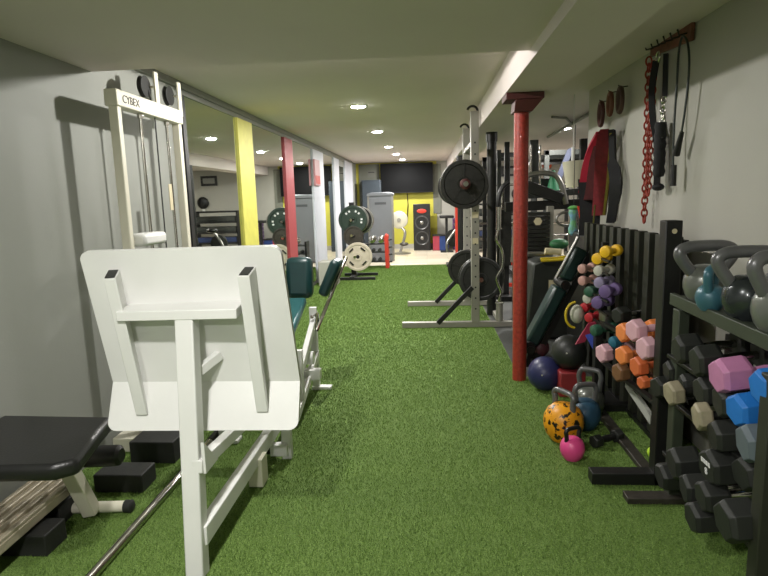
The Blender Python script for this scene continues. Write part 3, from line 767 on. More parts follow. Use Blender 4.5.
for k_, px, py, l in (
 ('yellow', 604, 252, 'upper yellow vinyl dumbbell at the top of the small stack'), ('yellow', 596, 259, 'lower yellow vinyl dumbbell at the top of the small stack'),
 ('white', 597, 271, 'off white vinyl dumbbell under the yellow pair'), ('rose', 581, 269, 'dusty rose dumbbell at the upper left of the small stack'),
 ('rose', 581, 281, 'dusty rose dumbbell directly under the other rose one'), ('lav', 598, 283, 'lavender vinyl dumbbell under the off white one'),
 ('purple', 604, 292, 'purple vinyl dumbbell under the lavender one'), ('purple', 596, 303, 'lower bigger purple vinyl dumbbell of the small stack'),
 ('green', 588, 292, 'dark green vinyl dumbbell under the rose ones'), ('white', 586, 299, 'greenish white vinyl dumbbell left of the purple ones'),
 ('red', 583, 308, 'upper red vinyl dumbbell at the lower left of the stack'), ('red', 588, 318, 'lower red vinyl dumbbell of the small stack')):
    dumbbell(k_, fx(px, py, 1.02), l, rz=random.uniform(.6, .85), group='small vinyl dumbbells on the stand')
single('folded_mat', MB().b2((1.24, 4.60, 0), (1.37, 5.12, 1.02)), M_vinyl, 'black folded mat standing against the end of the right wall', 'mat', bevel=.02)
# white oval sandbag with yellow band, at the tree's foot
q = AY(577, 314, 3.75)
sb = Thing('medicine_bag', 'small white oval weight bag with a yellow band', 'weight bag', tuple(q))
sb.p('bag', MB().sph(q, .055, 18, (.8, .9, 1.15)), D_white)
sb.p('band', MB().tube(arc(q+V((-.02, -.03, 0)), .06, PI*.5, PI*1.5, 12, (1, 0, 0), (0, 0, 1), .085), .008), M_strap, label='yellow rubber band')
mg = single('resistance_bands', MB().ribbon([AY(593, 322, 3.6), AY(586, 333, 3.6), AY(580, 343, 3.6)], .06, .012, (1, 0, .3)), mat('magenta_rubber', 'a8324e', .5), 'magenta rubber band draped below the small dumbbells', 'resistance band')
mg2 = single('resistance_bands', MB().ribbon([AY(590, 334, 3.55), AY(594, 341, 3.52), AY(599, 350, 3.5)], .06, .012, (1, 0, .3)), mat('blue_rubber', '2a3f9a', .5), 'royal blue rubber band draped over the black ball', 'resistance band')

# floor things at the rack
def ball(c, r, m, label, name='medicine_ball'):
    t = Thing(name, label, 'ball', (c[0], c[1], c[2]-r))
    t.p('ball', MB().sph(c, r, 32), m)
    t.p('valve', MB().cyl(V(c)+V((-.35, -.92, .18))*r*.99, V(c)+V((-.35, -.92, .18))*r*1.006, .006), M_chrome)
    return t
M_ballb = mat('navy_rubber', '2a2d57', .4, var=.15, scale=14); M_ballk = mat('black_ball_rubber', '262826', .45, var=.2, scale=14)
M_ballm = mat('maroon_rubber', '5a3038', .5)
qb = AY(545, 372, 3.86)
ball((qb.x, 3.86, .118), .118, M_ballb, 'navy blue medicine ball on the turf beside the red column')
q2 = AY(569, 352, 3.80)
ball((q2.x, 3.80, q2.z), .117, M_ballk, 'black medicine ball resting on the red crate')
single('crate', MB().b2((q2.x-.08, 3.70, 0), (q2.x+.09, 3.93, q2.z-.113)), mat('red_plastic', '8f2c30', .5), 'dark red crate under the black ball', 'crate', bevel=.01)
q3 = AY(541, 349, 4.4)
single('medicine_ball', MB().sph((q3.x, 4.45, q3.z), .075, 20), M_ballm, 'small maroon ball behind the navy one', 'ball', loc=(q3.x, 4.45, q3.z-.075))
single('step_block', MB().b2((q3.x-.08, 4.36, 0), (q3.x+.1, 4.56, q3.z-.074)), M_blackr, 'black block holding the small maroon ball', 'block', bevel=.008)
q = AZ(565, 447, 0)
kettlebell((q.x+.012, 3.04, 0), .108, .18, .085, M_splat, M_kbhandle, 'orange kettlebell with chipped black splatter on the turf', -1.05, th=.016)
q = AZ(575, 460, 0)
kettlebell((q.x-.012, 2.80, 0), .062, .11, .06, mat('hot_pink_enamel', 'e04a8c', .4, coat=.3), M_black, 'small hot pink kettlebell with a black handle in front', .5, th=.011)
q = AY(586, 408, 3.18)
kettlebell((q.x, 3.2, 0), .09, .16, .105, M_kbblue, M_kbhandle, 'blue kettlebell with a grey handle behind the orange one', .25, th=.015)
kettlebell((q.x+.08, 3.40, .0), .09, .16, .13, M_kbgrey, M_kbhandle, 'grey kettlebell farthest back in the floor group', -.5, th=.015)
PR['floor'] = (.036, .05, .10)
db_proto('floor', .036, .05, .10, D_black, M_black)
dumbbell('floor', (.86, 2.93, .034), 'small black dumbbell lying alone on the turf between the feet', rz=.5, group=None)
single('tennis_ball', MB().sph(AZ(653, 458, .0)+V((0, 0, .03)), .03, 20), mat('lime_felt', 'b8e03a', .8), 'lime green ball behind the tall black post', 'ball')
single('label_board', MB().bar(AX(627, 383, 1.16), AX(652, 420, 1.16), .02, .05), mat('pale_board', 'a8aba2', .6), 'pale narrow board lying along the rack base', 'board')

# ------------------------------------------------------------------ right wall hangings
hb = Thing('hook_board', 'reddish wooden hook board high on the right wall', 'hook board', (1.39, 2.8, 1.9))
a0 = AX(652, 49, 1.385); a1 = AX(693, 31, 1.385)
hb.p('board', MB().bar(a0, a1, .02, .09), M_wood, bevel=.003)
for i in range(6):
    q = a0.lerp(a1, (i+.5)/6); hb.p('hook', MB().tube([q, q+V((-.05, 0, -.01)), q+V((-.06, 0, .02))], .005, 6), M_black)
def chain(name, label, top, bot, n, r, m, loopback=0):
    mb = MB(); top = V(top); bot = V(bot)
    for i in range(n):
        c = top.lerp(bot, (i+.5)/n); L_ = (bot-top).length/n*.66
        ux = V((0, 1, 0)) if i % 2 else V((1, 0, 0))
        ux = (ux + V((0, 0, 0))).normalized()
        mb.tube([c+ux*math.cos(2*PI*k/12)*r*1.9+V((0, 0, 1))*math.sin(2*PI*k/12)*L_*1.05 for k in range(12)], r*.62, 6, closed=True)
    return mb
c1 = chain('c', '', AX(649, 58, 1.345), AX(644, 222, 1.345), 26, .009, M_chain)
c2 = chain('c', '', AX(654, 62, 1.345), AX(648, 195, 1.345), 22, .009, M_chain)
ct = Thing('hanging_chain', 'rusty red chain hanging doubled from the hook board', 'chain', tuple(AX(649, 58, 1.345)))
ct.p('long_strand', c1, M_chain); ct.p('short_strand', c2, M_chain)
W = lambda px, py, X=1.34: AX(px, py, X)
hs = Thing('leather_strap', 'thick black strap with a ring hanging beside the red chain', 'strap', tuple(W(656, 60)))
hs.p('strap', MB().ribbon(smooth([W(656, 62), W(652, 90), W(653, 120), W(657, 145), W(657, 185)], 5), .07, .03, (.5, 1, 0)), M_blackfab)
hs.p('ring', MB().tube(arc(W(658, 57), .028, 0, 2*PI, 16, (0, 1, 0), (0, 0, 1))[:-1], .006, 6, closed=True), M_chrome)
tp = Thing('triceps_rope', 'black braided cable rope with a chrome clip hanging from the board', 'cable attachment', tuple(W(665, 55)))
tp.p('strap', MB().ribbon([W(666, 54), W(665, 96)], .04, .025, (.5, 1, 0)), M_blackfab)
tp.p('clip', chain('', '', W(664, 97), W(662, 124), 5, .007, M_chrome), M_chrome, label='chrome clip and links')
tp.p('rope', MB().tube([W(661, 122)+V((-.0, .004*math.sin(k*2.2), -.025*k)) for k in range(13)], [.029+.005*(k % 2) for k in range(13)], 10), M_blackfab)
tp.p('knot', MB().sph(W(658, 187), .032, 12, (1, 1.5, .7)), M_blackfab)
cb = Thing('cable_loop', 'thin black cable loop with two grips hanging right of the rope', 'cable attachment', tuple(W(684, 38)))
cb.p('cable', MB().tube(smooth([W(673, 172), W(674, 130), W(677, 80), W(679, 50), W(683, 36), W(688, 45), W(689, 70), W(685, 110), W(681, 135)], 6), .006, 8), mat('dark_green_cable', '1f2a26', .5))
cb.p('grip', MB().cyl(W(682, 132), W(676, 155), .011, .02), M_black)
cb.p('grip', MB().cyl(W(674, 165), W(673, 186), .014, .016), M_black)
# straps at the wall end
gs = Thing('strap_bundle', 'bundle of dark red and black webbing straps hanging at the wall end', 'strap', tuple(AX(603, 128, 1.33)))
XSx = 1.33
def sw(px, py, dx=0): return AX(px, py, XSx-dx)
gs.p('red_strap', MB().ribbon(smooth([sw(601, 133, .05), sw(592, 150, .07), sw(586, 170, .09), sw(583, 192, .09)], 4),   .07, .03, (1, -.3, 0)), mat('bright_red_webbing', 'b01c38', .7), label='bright red strap')
gs.p('dark_strap', MB().ribbon(smooth([sw(602, 133, .02), sw(596, 160, .04), sw(594, 190, .05), sw(594, 200, .05)], 4), [.05+.008*i for i in range(13)], .06, (1, -.5, 0)), M_dkredfab)
gs.p('wide_strap', MB().ribbon(smooth([sw(605, 130, .02), sw(604, 150, .03), sw(602, 180, .02), sw(599, 215, .02)], 4), [.06, .085, .10, .11, .11, .11, .11, .11, .11, .105, .10, .10, .10], .04, (1, -.5, 0)), M_redfab, label='wide red strap')
gs.p('yellow_edge', MB().ribbon([sw(611, 133, .01), sw(608, 180, .01), sw(604, 215, .01)], .018, .02, (1, -.5, 0)), mat('olive_yellow_webbing', '8f8430', .7), label='yellow edged strap')
gs.p('black_strap', MB().ribbon(smooth([sw(612, 130), sw(613, 160), sw(616, 185), sw(611, 222)], 4), [.04]*5+[.08]*5+[.06]*3, .04, (1, -.8, 0)), M_blackfab)
gs.p('black_strap', MB().ribbon(smooth([sw(588, 180, .06), sw(590, 210, .06), sw(589, 235, .06)], 4), .15, .05, (1, -.3, 0)), M_blackfab)
gs.p('yellow_cord', MB().tube([sw(595, 205, .08), sw(592, 240, .08), sw(589, 275, .08)], .006, 6), mat('olive_cord', '7d7a36', .6), label='thin olive cord')
for px, py, r, m, l in ((601, 114, .085, M_dkred, 'coil of dark straps hung low on the left hook at the wall end'), (610, 104, .075, M_wood, 'brown leather coil hung between the other two coils'), (620, 100, .08, mat('brown_leather', '4c342c', .6), 'thin brown coil hung on the right hook at the wall end')):
    c = AX(px, py, 1.345)
    t = Thing('strap_coil', l, 'strap', tuple(c), group='coiled straps at the wall end')
    t.p('coil', MB().tube(arc(c, r*.55, 0, 2*PI, 20, (0, 1, 0), (0, 0, 1), r)[:-1], .017, 8, closed=True), m)
    t.p('hook', MB().tube([c+V((.05, 0, r+.01)), c+V((0, 0, r+.005)), c+V((-.015, 0, r+.02))], .004, 6), M_black)

# ------------------------------------------------------------------ machines in the right-hand bay
mgm = Thing('multi_gym', 'dark multi gym with a weight stack and arched grey frame behind the red column', 'gym machine', (1.2, 6.2, 0))
def q_(px, py, Y): return AY(px, py, Y)
Yg = 6.2
mgm.p('arch_frame', MB().tube(smooth([q_(513, 262, Yg), q_(516, 215, Yg), q_(520, 186, Yg), q_(530, 175, Yg), q_(552, 174, Yg), q_(561, 184, Yg), q_(566, 204, Yg)], 6), .028, 10), M_steel, label='grey arched tube frame')
mgm.p('cross_beam', MB().bar(q_(505, 207, Yg+.1), q_(592, 203, Yg+.1), .08, .10), M_black, bevel=.005)
mgm.p('cross_beam', MB().bar(q_(523, 196, Yg+.3), q_(585, 191, Yg+.3), .08, .07), M_dshroud, bevel=.005)
a = q_(527, 212, Yg); b = q_(548, 262, Yg)
stk = MB()
n_ = 12
for i in range(n_):
    z0 = b.z+(a.z-b.z)*i/n_; stk.b2((a.x, Yg-.06, z0+.004), (b.x, Yg+.1, z0+(a.z-b.z)/n_-.004))
mgm.p('weight_stack', stk, M_iron)
mgm.p('stack_emblem', MB().lathe(((a.x+b.x)/2-.01, Yg-.061, a.z-.10), (0, -1, 0), [(.045, 0), (.045, .003)], 6), M_sticker, label='pale emblem on the weight stack')
mgm.p('upright', MB().bar(V(q_(550, 206, Yg)), V((q_(550, 206, Yg).x, Yg, .0)), .07, .07, up=(0, 1, 0)), M_greyp, bevel=.004)
mgm.p('upright', MB().bar(V((q_(516, 206, Yg).x, Yg, 1.3)), V((q_(516, 206, Yg).x, Yg, .0)), .06, .06, up=(0, 1, 0)), M_black, bevel=.004)
mgm.p('upright', MB().bar(V((q_(586, 200, Yg).x, Yg+.15, 1.9)), V((q_(586, 200, Yg).x, Yg+.15, .0)), .07, .07, up=(0, 1, 0)), M_black, bevel=.004)
mgm.p('pulley_tower', MB().bar(q_(534, 140, Yg+.4), q_(534, 196, Yg+.4), .09, .07, up=(0, 1, 0)), M_dshroud, bevel=.006)
mgm.p('guide_rod', MB().cyl(q_(531, 145, Yg+.3), q_(531, 196, Yg+.3), .012), M_chrome)
mgm.p('guide_rod', MB().cyl(q_(540, 145, Yg+.3), q_(540, 196, Yg+.3), .012), M_chrome)
mgm.p('press_arm', MB().bar(q_(526, 186, Yg-.1), q_(562, 199, Yg-.1), .05, .12), M_black, bevel=.01)
mgm.p('loop_handle', MB().tube(arc(q_(566, 219, Yg-.1), .10, 0, 2*PI, 20, (1, 0, 0), (0, 0, 1), .07)[:-1], .014, 8, closed=True), M_steel, label='grey loop handle')
mgm.p('seat', MB().box(q_(542, 183, Yg+.6), (.3, .3, .1)), M_vinyl, bevel=.02)
mgm.p('grip', MB().cyl(q_(528, 254, 5.3), q_(545, 254, 5.3), .022), M_steel)
mgm.p('grip', MB().cyl(q_(545, 251, 5.25), q_(561, 252, 5.25), .03), M_sticker, label='pale roller grip')
# dark shroud with label
Ysd = 5.25
sd = Thing('machine_cover', 'dark grey tapered machine cover with a white label behind the leaning bench', 'gym machine', (1.15, Ysd, 0))
poly = [q_(533, 264, Ysd), q_(545, 259, Ysd), q_(590, 259, Ysd), q_(596, 262, Ysd)]
poly += [V((poly[-1].x+.02, Ysd, .005)), V((poly[0].x-.06, Ysd, .005))]
sd.p('cover', MB().prism(poly, (0, .35, 0)), M_dshroud, bevel=.02)
a = q_(551, 280, Ysd-.002); b = q_(556, 298, Ysd-.002)
sd.p('label_plate', MB().b2((a.x-.02, Ysd-.004, b.z), (b.x+.02, Ysd-.001, a.z)), M_sticker, label='small white label')
st = single('resistance_band', MB().tube([q_(541, 262, 5.2)+V((0, 0, .01)), q_(555, 260, 5.2), q_(570, 259, 5.2), q_(568, 256.5, 5.25), q_(555, 258, 5.25), q_(541, 259, 5.25)], .012, 8, closed=True), M_strap, 'yellow rubber band lying across the dark machine cover', 'resistance band')
# leaning dark green bench
Yl = 4.42
lb = Thing('folding_bench', 'dark green padded sit up bench leaning upright behind the medicine balls', 'bench', (.95, Yl, 0))
p0, p1 = V(q_(528, 346, Yl)), V(q_(581, 246, Yl))
d = (p1-p0); dd = d.normalized(); nn = V((dd.z, 0, -dd.x))
for a_, b_ in ((.04, .60), (.68, .98)):
    lb.p('pad', MB().bar(p0+d*a_, p0+d*b_, .10, .16, up=(0, 1, 0)), M_dgreen, bevel=.02)
lb.p('frame_rail', MB().bar(p0-dd*.10+nn*.09, p1+nn*.09, .045, .06, up=(0, 1, 0)), M_black)
lb.p('edge_rail', MB().cyl(p0+d*.66-nn*.065+V((0, -.04, 0)), p1+dd*.05-nn*.06+V((0, -.04, 0)), .013), M_steel, label='silver side tube')
lb.p('hinge', MB().cyl(p0+d*.64+V((0, -.13, 0)), p0+d*.64+V((0, .13, 0)), .035), M_black)
lb.p('foot', MB().cyl(p0+V((0, -.13, 0)), p0+V((0, .13, 0)), .03), M_black)
lb.p('leg', MB().bar((p0.x, Yl, .0), p0+d*.12, .05, .05, up=(0, 1, 0)), M_black, label='black lower leg')
lb.p('foot_roller', MB().cyl(p0+dd*.02+V((-.02, -.12, 0))+nn*.0, p0+dd*.02+V((-.02, .12, 0)), .045), M_vinyl)
# hanging things
hw = Thing('hanging_bucket', 'off white tapered bucket hanging from a cord above the multi gym', 'bucket', tuple(q_(573, 187, 5.3)))
t0 = q_(573, 161, 5.3); b0 = q_(574, 187, 5.3)
hw.p('shell', MB().lathe(b0, (t0-b0), [(.068, 0), (.092, (t0-b0).length), (.084, (t0-b0).length), (.06, .01)], 24), mat('off_white_plastic', 'c3bea9', .5))
hw.p('cord', MB().cyl(t0-V((0, 0, .0)), V((t0.x, t0.y, ZR)), .003).cyl(t0, V((t0.x, t0.y, t0.z+.12)), .016), M_white)
hg = Thing('foam_toy_club', 'green and blue hourglass shaped float hanging left of the red strap', 'float', tuple(q_(573, 234, 5.0)))
b0 = q_(573, 236, 5.0)
hg.p('body', MB().lathe(b0, (0, 0, 1), [(.01, 0), (.035, .02), (.042, .06), (.026, .12), (.026, .15), (.042, .20), (.03, .235)], 20), mat('blue_foam', '6d93c0', .5, col2='5fa06a', scale=14))
hg.p('cap', MB().lathe(b0+V((0, 0, .225)), (0, 0, 1), [(.035, 0), (.05, .012), (.03, .03), (.005, .035)], 18), mat('green_foam', '58a052', .6), label='green rounded top')
hg.p('cord', MB().cyl(b0+V((0, 0, .26)), V((b0.x, b0.y, 1.9)), .003), M_black)
single('hanging_strap', MB().ribbon(smooth([q_(580, 206, 4.95), q_(583, 225, 4.95), q_(580, 250, 4.95), q_(574, 262, 4.95)], 4), .05, .01, (1, .3, 0)), M_red, 'short bright red strap hanging behind the leaning bench top', 'strap')
single('gym_ball', MB().sph(q_(559, 244, 6.0), .07, 18, (1.4, 1, .8)), mat('green_rubber', '2f6b42', .5), 'small green ball resting in the multi gym seat', 'ball')
single('hanging_strap', MB().ribbon([q_(571, 148, 8.5), q_(562, 170, 8.5), q_(553, 192, 8.5)], .10, .02, (1, 0, .3)), mat('slate_blue_webbing', '252a3c', .7), 'slanting slate blue strap over the far machines', 'strap')
single('gym_ball', MB().sph(q_(547, 165, 14.87), .12, 16), mat('orange_rubber', 'd05a34', .5), 'small orange ball hung high on the far white wall', 'ball')
single('traffic_cone', MB().lathe(q_(553, 190.5, Yg+.3), (0, 0, 1), [(.07, 0), (.018, .22)], 18), mat('green_plastic', '3f8f66', .5), 'green cone standing on the multi gym top', 'cone')

def rack_frame(x0, x1, y0, y1, h, m, label, w=.07, name='power_rack', levels=(0.5, 1.0)):
    t = Thing(name, label, 'gym rack', ((x0+x1)/2, (y0+y1)/2, 0))
    for x in (x0, x1):
        for y in (y0, y1): t.p('upright', MB().b2((x-w/2, y-w/2, 0), (x+w/2, y+w/2, h)), m, bevel=.004)
    for y in (y0, y1): t.p('top_beam', MB().b2((x0-w/2, y-w/2, h-w), (x1+w/2, y+w/2, h)), m)
    for x in (x0, x1): t.p('side_beam', MB().b2((x-w/2, y0, .02), (x+w/2, y1, .02+w)), m)
    for z in levels: t.p('bar', MB().cyl((x0-.2, y0-.05, h*.75*z), (x1+.2, y0-.05, h*.75*z), .018), M_chrome)
    return t
rack_frame(1.02, 1.42, 9.2, 10.2, 1.98, M_black, 'tall black cable rack seen between the black and red columns', levels=(.6, 1.0))
rack_frame(1.75, 2.6, 8.6, 9.6, 1.95, M_dshroud, 'dark power rack deep in the right hand bay')
rk = rack_frame(2.15, 3.0, 11.6, 12.6, 2.0, M_black, 'black power rack near the far right wall')
rack_frame(2.45, 3.1, 6.6, 7.4, 1.9, M_black, 'black rack at the right end of the multi gym row')
rf = Thing('plyo_frame', 'low red steel frame on the rubber floor behind the squat rack', 'frame', (1.12, 8.0, 0))
x0, x1 = q_(494, 265, 8.2).x, q_(514, 265, 8.2).x
for z in (.03, .34): rf.p('rail', MB().b2((x0, 8.17, z), (x1+.3, 8.23, z+.05)), M_red)
for x in (x0, x1+.27): rf.p('leg', MB().b2((x, 8.17, 0), (x+.05, 8.23, .39)), M_red)
# plates and machine bits between the columns
mc = Thing('cable_machine', 'grey and black cable machine between the squat rack and the red column', 'gym machine', (.95, 7.4, 0))
for px, y0_, y1_, w_, m_ in ((499, 150, 300, .05, M_dshroud), (507, 142, 300, .06, M_black), (503, 185, 262, .03, M_chrome)):
    a = q_(px, y0_, 7.4); mc.p('upright', MB().bar((a.x, 7.4, 0), (a.x, 7.4, a.z), w_, w_, up=(0, 1, 0)), m_, bevel=.003)
mc.p('padded_arm', MB().tube(smooth([q_(496, 235, 7.2), q_(497, 210, 7.2), q_(501, 190, 7.2), q_(509, 182, 7.2)], 5), .03, 8), M_black)
mc.p('weight_stack', MB().b2((q_(500, 215, 7.3).x, 7.25, .45), (q_(511, 215, 7.3).x, 7.4, 1.15)), M_iron)
mc.p('base', MB().b2((.85, 7.2, 0), (1.15, 7.7, .06)), M_black)

pa, pb2 = AZ(548, 137, 2.165), AZ(600, 108, 2.165)
cd_ = Thing('ceiling_conduit', 'thin grey conduit running along the ceiling beyond the beam', 'pipe', tuple(pa))
cd_.p('tube', MB().tube([pa, pb2], .02, 8), M_trim)
cd_.p('branch', MB().tube([AZ(572, 124, 2.165), AZ(566, 118, 2.165), AZ(552, 117, 2.165)], .014, 8), M_trim)
# ------------------------------------------------------------------ end of the aisle
pt_ = Thing('plate_tree', 'black plate tree loaded with plates at the left edge of the turf', 'plate rack', (-1.25, 9.6, 0))
pt_.p('mast', MB().b2((-1.29, 9.58, .05), (-1.21, 9.66, 1.28)), M_black)
pt_.p('foot', MB().b2((-1.45, 9.30, .003), (-.86, 9.36, .05)), M_black)
pt_.p('foot', MB().b2((-1.45, 9.84, .003), (-.86, 9.90, .05)), M_black)
pt_.p('base_rail', MB().b2((-1.29, 9.3, .01), (-1.21, 9.9, .06)), M_black)
for z, x in ((1.0, -1.22), (.75, -1.22), (.40, -1.18)):
    pt_.p('peg', MB().cyl((x, 9.66, z), (x, 9.22, z), .022), M_chrome)
q1 = AY(352.5, 224, 9.4)
letters_m = M_wtxt
G_pl = mat('dark_green_plate', '27382f', .5, .2, var=.15)
Wp = mat('off_white_plate', 'c2b8a6', .5, .1, var=.12, scale=14)
plate('weight_plate', 'dark green bumper plate with white raised lettering, topmost on the plate tree', (-1.20, 9.32, 1.0), .235, .05, G_pl, letters=[PI*.25, PI*.38, PI*.62, PI*.75, -.3, .05], spokes=False)
for i in range(3): plate('weight_plate', 'grey edged plate racked behind the lettered green one', (-1.17+.035*i, 9.42+.07*i, 1.0-.01*i), .225, .04, (M_steel, M_iron, M_steel)[i], spokes=False, group='plates behind the lettered green plate')
plate('weight_plate', 'smaller brown iron plate below the lettered green one', (-1.20, 9.30, .735), .165, .04, M_ironlt, spokes=False)
plate('weight_plate', 'off white plate with hand slots at the bottom of the plate tree', (-1.13, 9.26, .40), .235, .045, Wp, spokes=False)
sl = bpy.data.objects[[o.name for o in bpy.data.objects if o.get('label', '').startswith('off white plate')][0]]
for a in (PI*.3, PI*.75, PI*1.25, PI*1.75):
    cs, sn = math.cos(a)*.15, math.sin(a)*.15
    MB().bar((cs-sn*.3, -.024, sn+cs*.3), (cs+sn*.3, -.024, sn-cs*.3), .026, .004, up=(0, 1, 0)).build('hand_slot', M_black, sl)
MB().cyl((0, -.026, 0), (0, -.02, 0), .03).build('centre_hole', M_black, sl)
# red dumbbell stand
rs = Thing('dumbbell_stand', 'red A frame dumbbell stand at the end of the turf', 'dumbbell stand', (-.85, 11.0, 0))
xa, xb_ = AY(387, 250, 10.9).x, AY(366, 250, 10.9).x
rs.p('side_panel', MB().prism([(xa-.03, 10.8, 0.003), (xa+.04, 10.8, .003), (xa+.03, 10.8, .62), (xa-.02, 10.8, .66), (xa-.04, 10.8, .6)], (0, .3, 0)), M_red, bevel=.008)
rs.p('side_panel', MB().b2((xb_-.1, 10.85, .003), (xb_-.06, 11.1, .55)), M_black)
for z in (.12, .30, .46): rs.p('shelf', MB().b2((xb_-.08, 10.86, z), (xa-.02, 11.08, z+.02)), M_black)
for i in range(4): rs.p('peg', MB().cyl((xa+.03, 10.9, .12+i*.14), (xa+.10, 10.9, .13+i*.14), .016), M_black)
PR['chrome'] = (.075, .09, .1); db_proto('chrome', .07, .085, .1, M_chrome, M_chrome, 'round')
for i, (px, py, l) in enumerate(((372, 240, 'left chrome ball headed dumbbell on top of the red stand'), (381, 240, 'right chrome ball headed dumbbell on top of the red stand'))):
    q = AY(px, py, 10.85); o = dumbbell('chrome', (q.x, 10.85, .555), l, rz=PI/2, group=None)
for i in range(6):
    z = (.195, .375)[i // 3]; dumbbell('floor', (xb_+.02+.12*(i % 3), 10.86, z-.03), 'small black dumbbell on the shelves of the red stand', rz=PI/2, group='black dumbbells on the red stand')
# grey machine tower
gm = Thing('machine_tower', 'tall grey rounded weight stack tower at the end of the turf', 'gym machine', (-.72, 12.2, 0))
xa, xb_ = AY(369, 230, 12.0).x, AY(393, 230, 12.0).x; zt_ = AY(381, 193, 12.0).z
pl = [V((xa, 12.05, 0.006)), V((xb_, 12.05, 0.006)), V((xb_, 12.35, .006)), V((xa, 12.35, .006))]
gm.p('shell', MB().prism(pl, (0, 0, zt_-.05)), M_shroud, bevel=.02)
gm.p('edge_trim', MB().b2((xa-.02, 12.03, .006), (xa+.02, 12.07, zt_-.02)), M_steel)
gm.p('edge_trim', MB().b2((xb_-.02, 12.03, .006), (xb_+.02, 12.07, zt_-.02)), M_steel)
gm.p('cap', MB().prism([V((xa-.03, 12.0, zt_-.06)), V((xb_+.03, 12.0, zt_-.06)), V((xb_+.02, 12.0, zt_-.01)), V((xb_-.08, 12.0, zt_+.015)), V((xa+.08, 12.0, zt_+.015)), V((xa-.02, 12.0, zt_-.01))], (0, .38, 0)), M_shroud, bevel=.01)
gm.p('name_plate', MB().b2(((xa+xb_)/2-.12, 12.044, zt_-.24), ((xa+xb_)/2+.12, 12.048, zt_-.19)), mat('dark_grey_badge', '4d5054', .4), label='dark badge strip near the top')
# tall dark locker, vent
Yb = YB-.02
lk = Thing('locker', 'tall dark slate cabinet against the back wall behind the grey tower', 'cabinet', (-1.1, 14.7, 0))
xa, xb_ = AY(362, 200, 14.5).x, AY(381, 200, 14.5).x; zt_ = AY(371, 180, 14.5).z
lk.p('body', MB().b2((xa, 14.5, .006), (xb_, 14.95, zt_)), mat('slate_cabinet', '39424a', .4, .2, var=.06), bevel=.01)
lk.p('door', MB().b2((xa+.02, 14.485, .08), (xb_-.02, 14.5, zt_-.04)), mat('slate_cabinet', '39424a'), bevel=.004)
vt = Thing('wall_vent', 'small square grey wall vent beside the television', 'vent', tuple(AY(371, 174, Yb)))
c = AY(371.5, 174, Yb)
vt.p('frame', MB().b2((c.x-.10, Yb-.01, c.z-.09), (c.x+.10, Yb+.015, c.z+.09)), M_trim)
vt.p('louvres', MB().b2((c.x-.08, Yb-.014, c.z+.03), (c.x+.08, Yb-.01, c.z+.05)), M_black)
# grey panel round the locker (painted board)
single('wall_panel', MB().b2((AY(359, 180, Yb).x, Yb-.004, .13), (AY(379.5, 180, Yb).x, Yb+.019, 2.2)), mat('grey_green_board', '74766a', .6, var=.06), 'grey board on the yellow back wall left of the television', 'wall panel')
single('wall_panel', MB().b2((AY(433, 180, Yb).x, Yb-.004, .9), (AY(441, 180, Yb).x, Yb+.019, 2.15)), mat('grey_green_board', '74766a'), 'narrow grey board on the back wall right of the television', 'wall panel')
tv = Thing('television', 'very large black flat television high on the yellow back wall', 'television', tuple(AY(406, 193, 14.8)))
xa, xb_ = AY(380.5, 178, 14.8).x, AY(433, 178, 14.8).x; za, zb = AY(406, 193, 14.8).z, AY(406, 163, 14.8).z
tv.p('housing', MB().b2((xa, 14.80, za), (xb_, 14.86, zb)), M_black, bevel=.006)
tv.p('screen', MB().b2((xa+.012, 14.796, za+.02), (xb_-.012, 14.80, zb-.012)), M_tv)
tv.p('wall_bracket', MB().b2(((xa+xb_)/2-.2, 14.86, za+.2), ((xa+xb_)/2+.2, YB-.001, zb-.2)), M_black)
tv.p('cable', MB().tube([(AY(407, 193, 14.88).x, 14.9, za+.05), AY(408, 205, 14.95), AY(407, 222, 14.95)], .012, 6), M_black, label='black cable hanging below')
# speaker
sk = Thing('loudspeaker', 'tall black floor speaker with two round cones and a red badge', 'speaker', (AY(422, 249, 14.2).x, 14.5, .004))
xa, xb_ = AY(413.5, 230, 14.3).x, AY(430.5, 230, 14.3).x; zt_ = AY(422, 204, 14.3).z; xm = (xa+xb_)/2
cab = sk.p('cabinet', MB().b2((xa, 14.3, .006), (xb_, 14.75, zt_)), M_black, bevel=.012)
for zc in (zt_*.27, zt_*.60):
    sk.p('cone', MB().lathe((xm, 14.30, zc), (0, -1, 0), [(.175, 0), (.178, .012), (.16, .014), (.15, .004), (.06, -.03), (.055, -.02), (.0, -.005)], 32, cap=False), M_cone)
    sk.p('dust_cap', MB().sph((xm, 14.31, zc), .05, 14, (1, .4, 1)), M_steel)
sk.p('badge', MB().sph((xm, 14.296, zt_*.85), .10, 20, (1.2, .08, .55)), M_red, label='red oval badge')
# red and blue box, flat black bench
bxx = AY(433, 240, 14.2).x; bx2 = AY(450, 240, 14.2).x
cl = Thing('storage_box', 'red and blue storage box beside the speaker', 'box', ((bxx+bx2)/2, 14.3, .006))
bm_ = (bxx*.62+bx2*.38)
cl.p('red_half', MB().b2((bxx, 14.2, .006), (bm_, 14.6, .36)), mat('crimson_board', 'a03346', .5), bevel=.006, label='crimson left part')
cl.p('blue_half', MB().b2((bm_, 14.2, .006), (bx2-.03, 14.6, .36)), mat('navy_board', '26407e', .5), bevel=.006, label='blue right part')
cl.p('lid', MB().b2((bxx-.01, 14.19, .36), (bx2-.02, 14.61, .39)), M_black)
xb1, xb2_ = AY(439.5, 216, 13.6).x, AY(454, 216, 13.6).x; zc = AY(447, 217, 13.6).z
ft = Thing('stool', 'tall black stand with a flat padded top beside the red and blue box', 'stand', ((xb1+xb2_)/2, 13.8, 0))
ft.p('top_pad', MB().b2((xb1, 13.6, zc-.03), (xb2_, 14.0, zc+.03)), M_vinyl, bevel=.015)
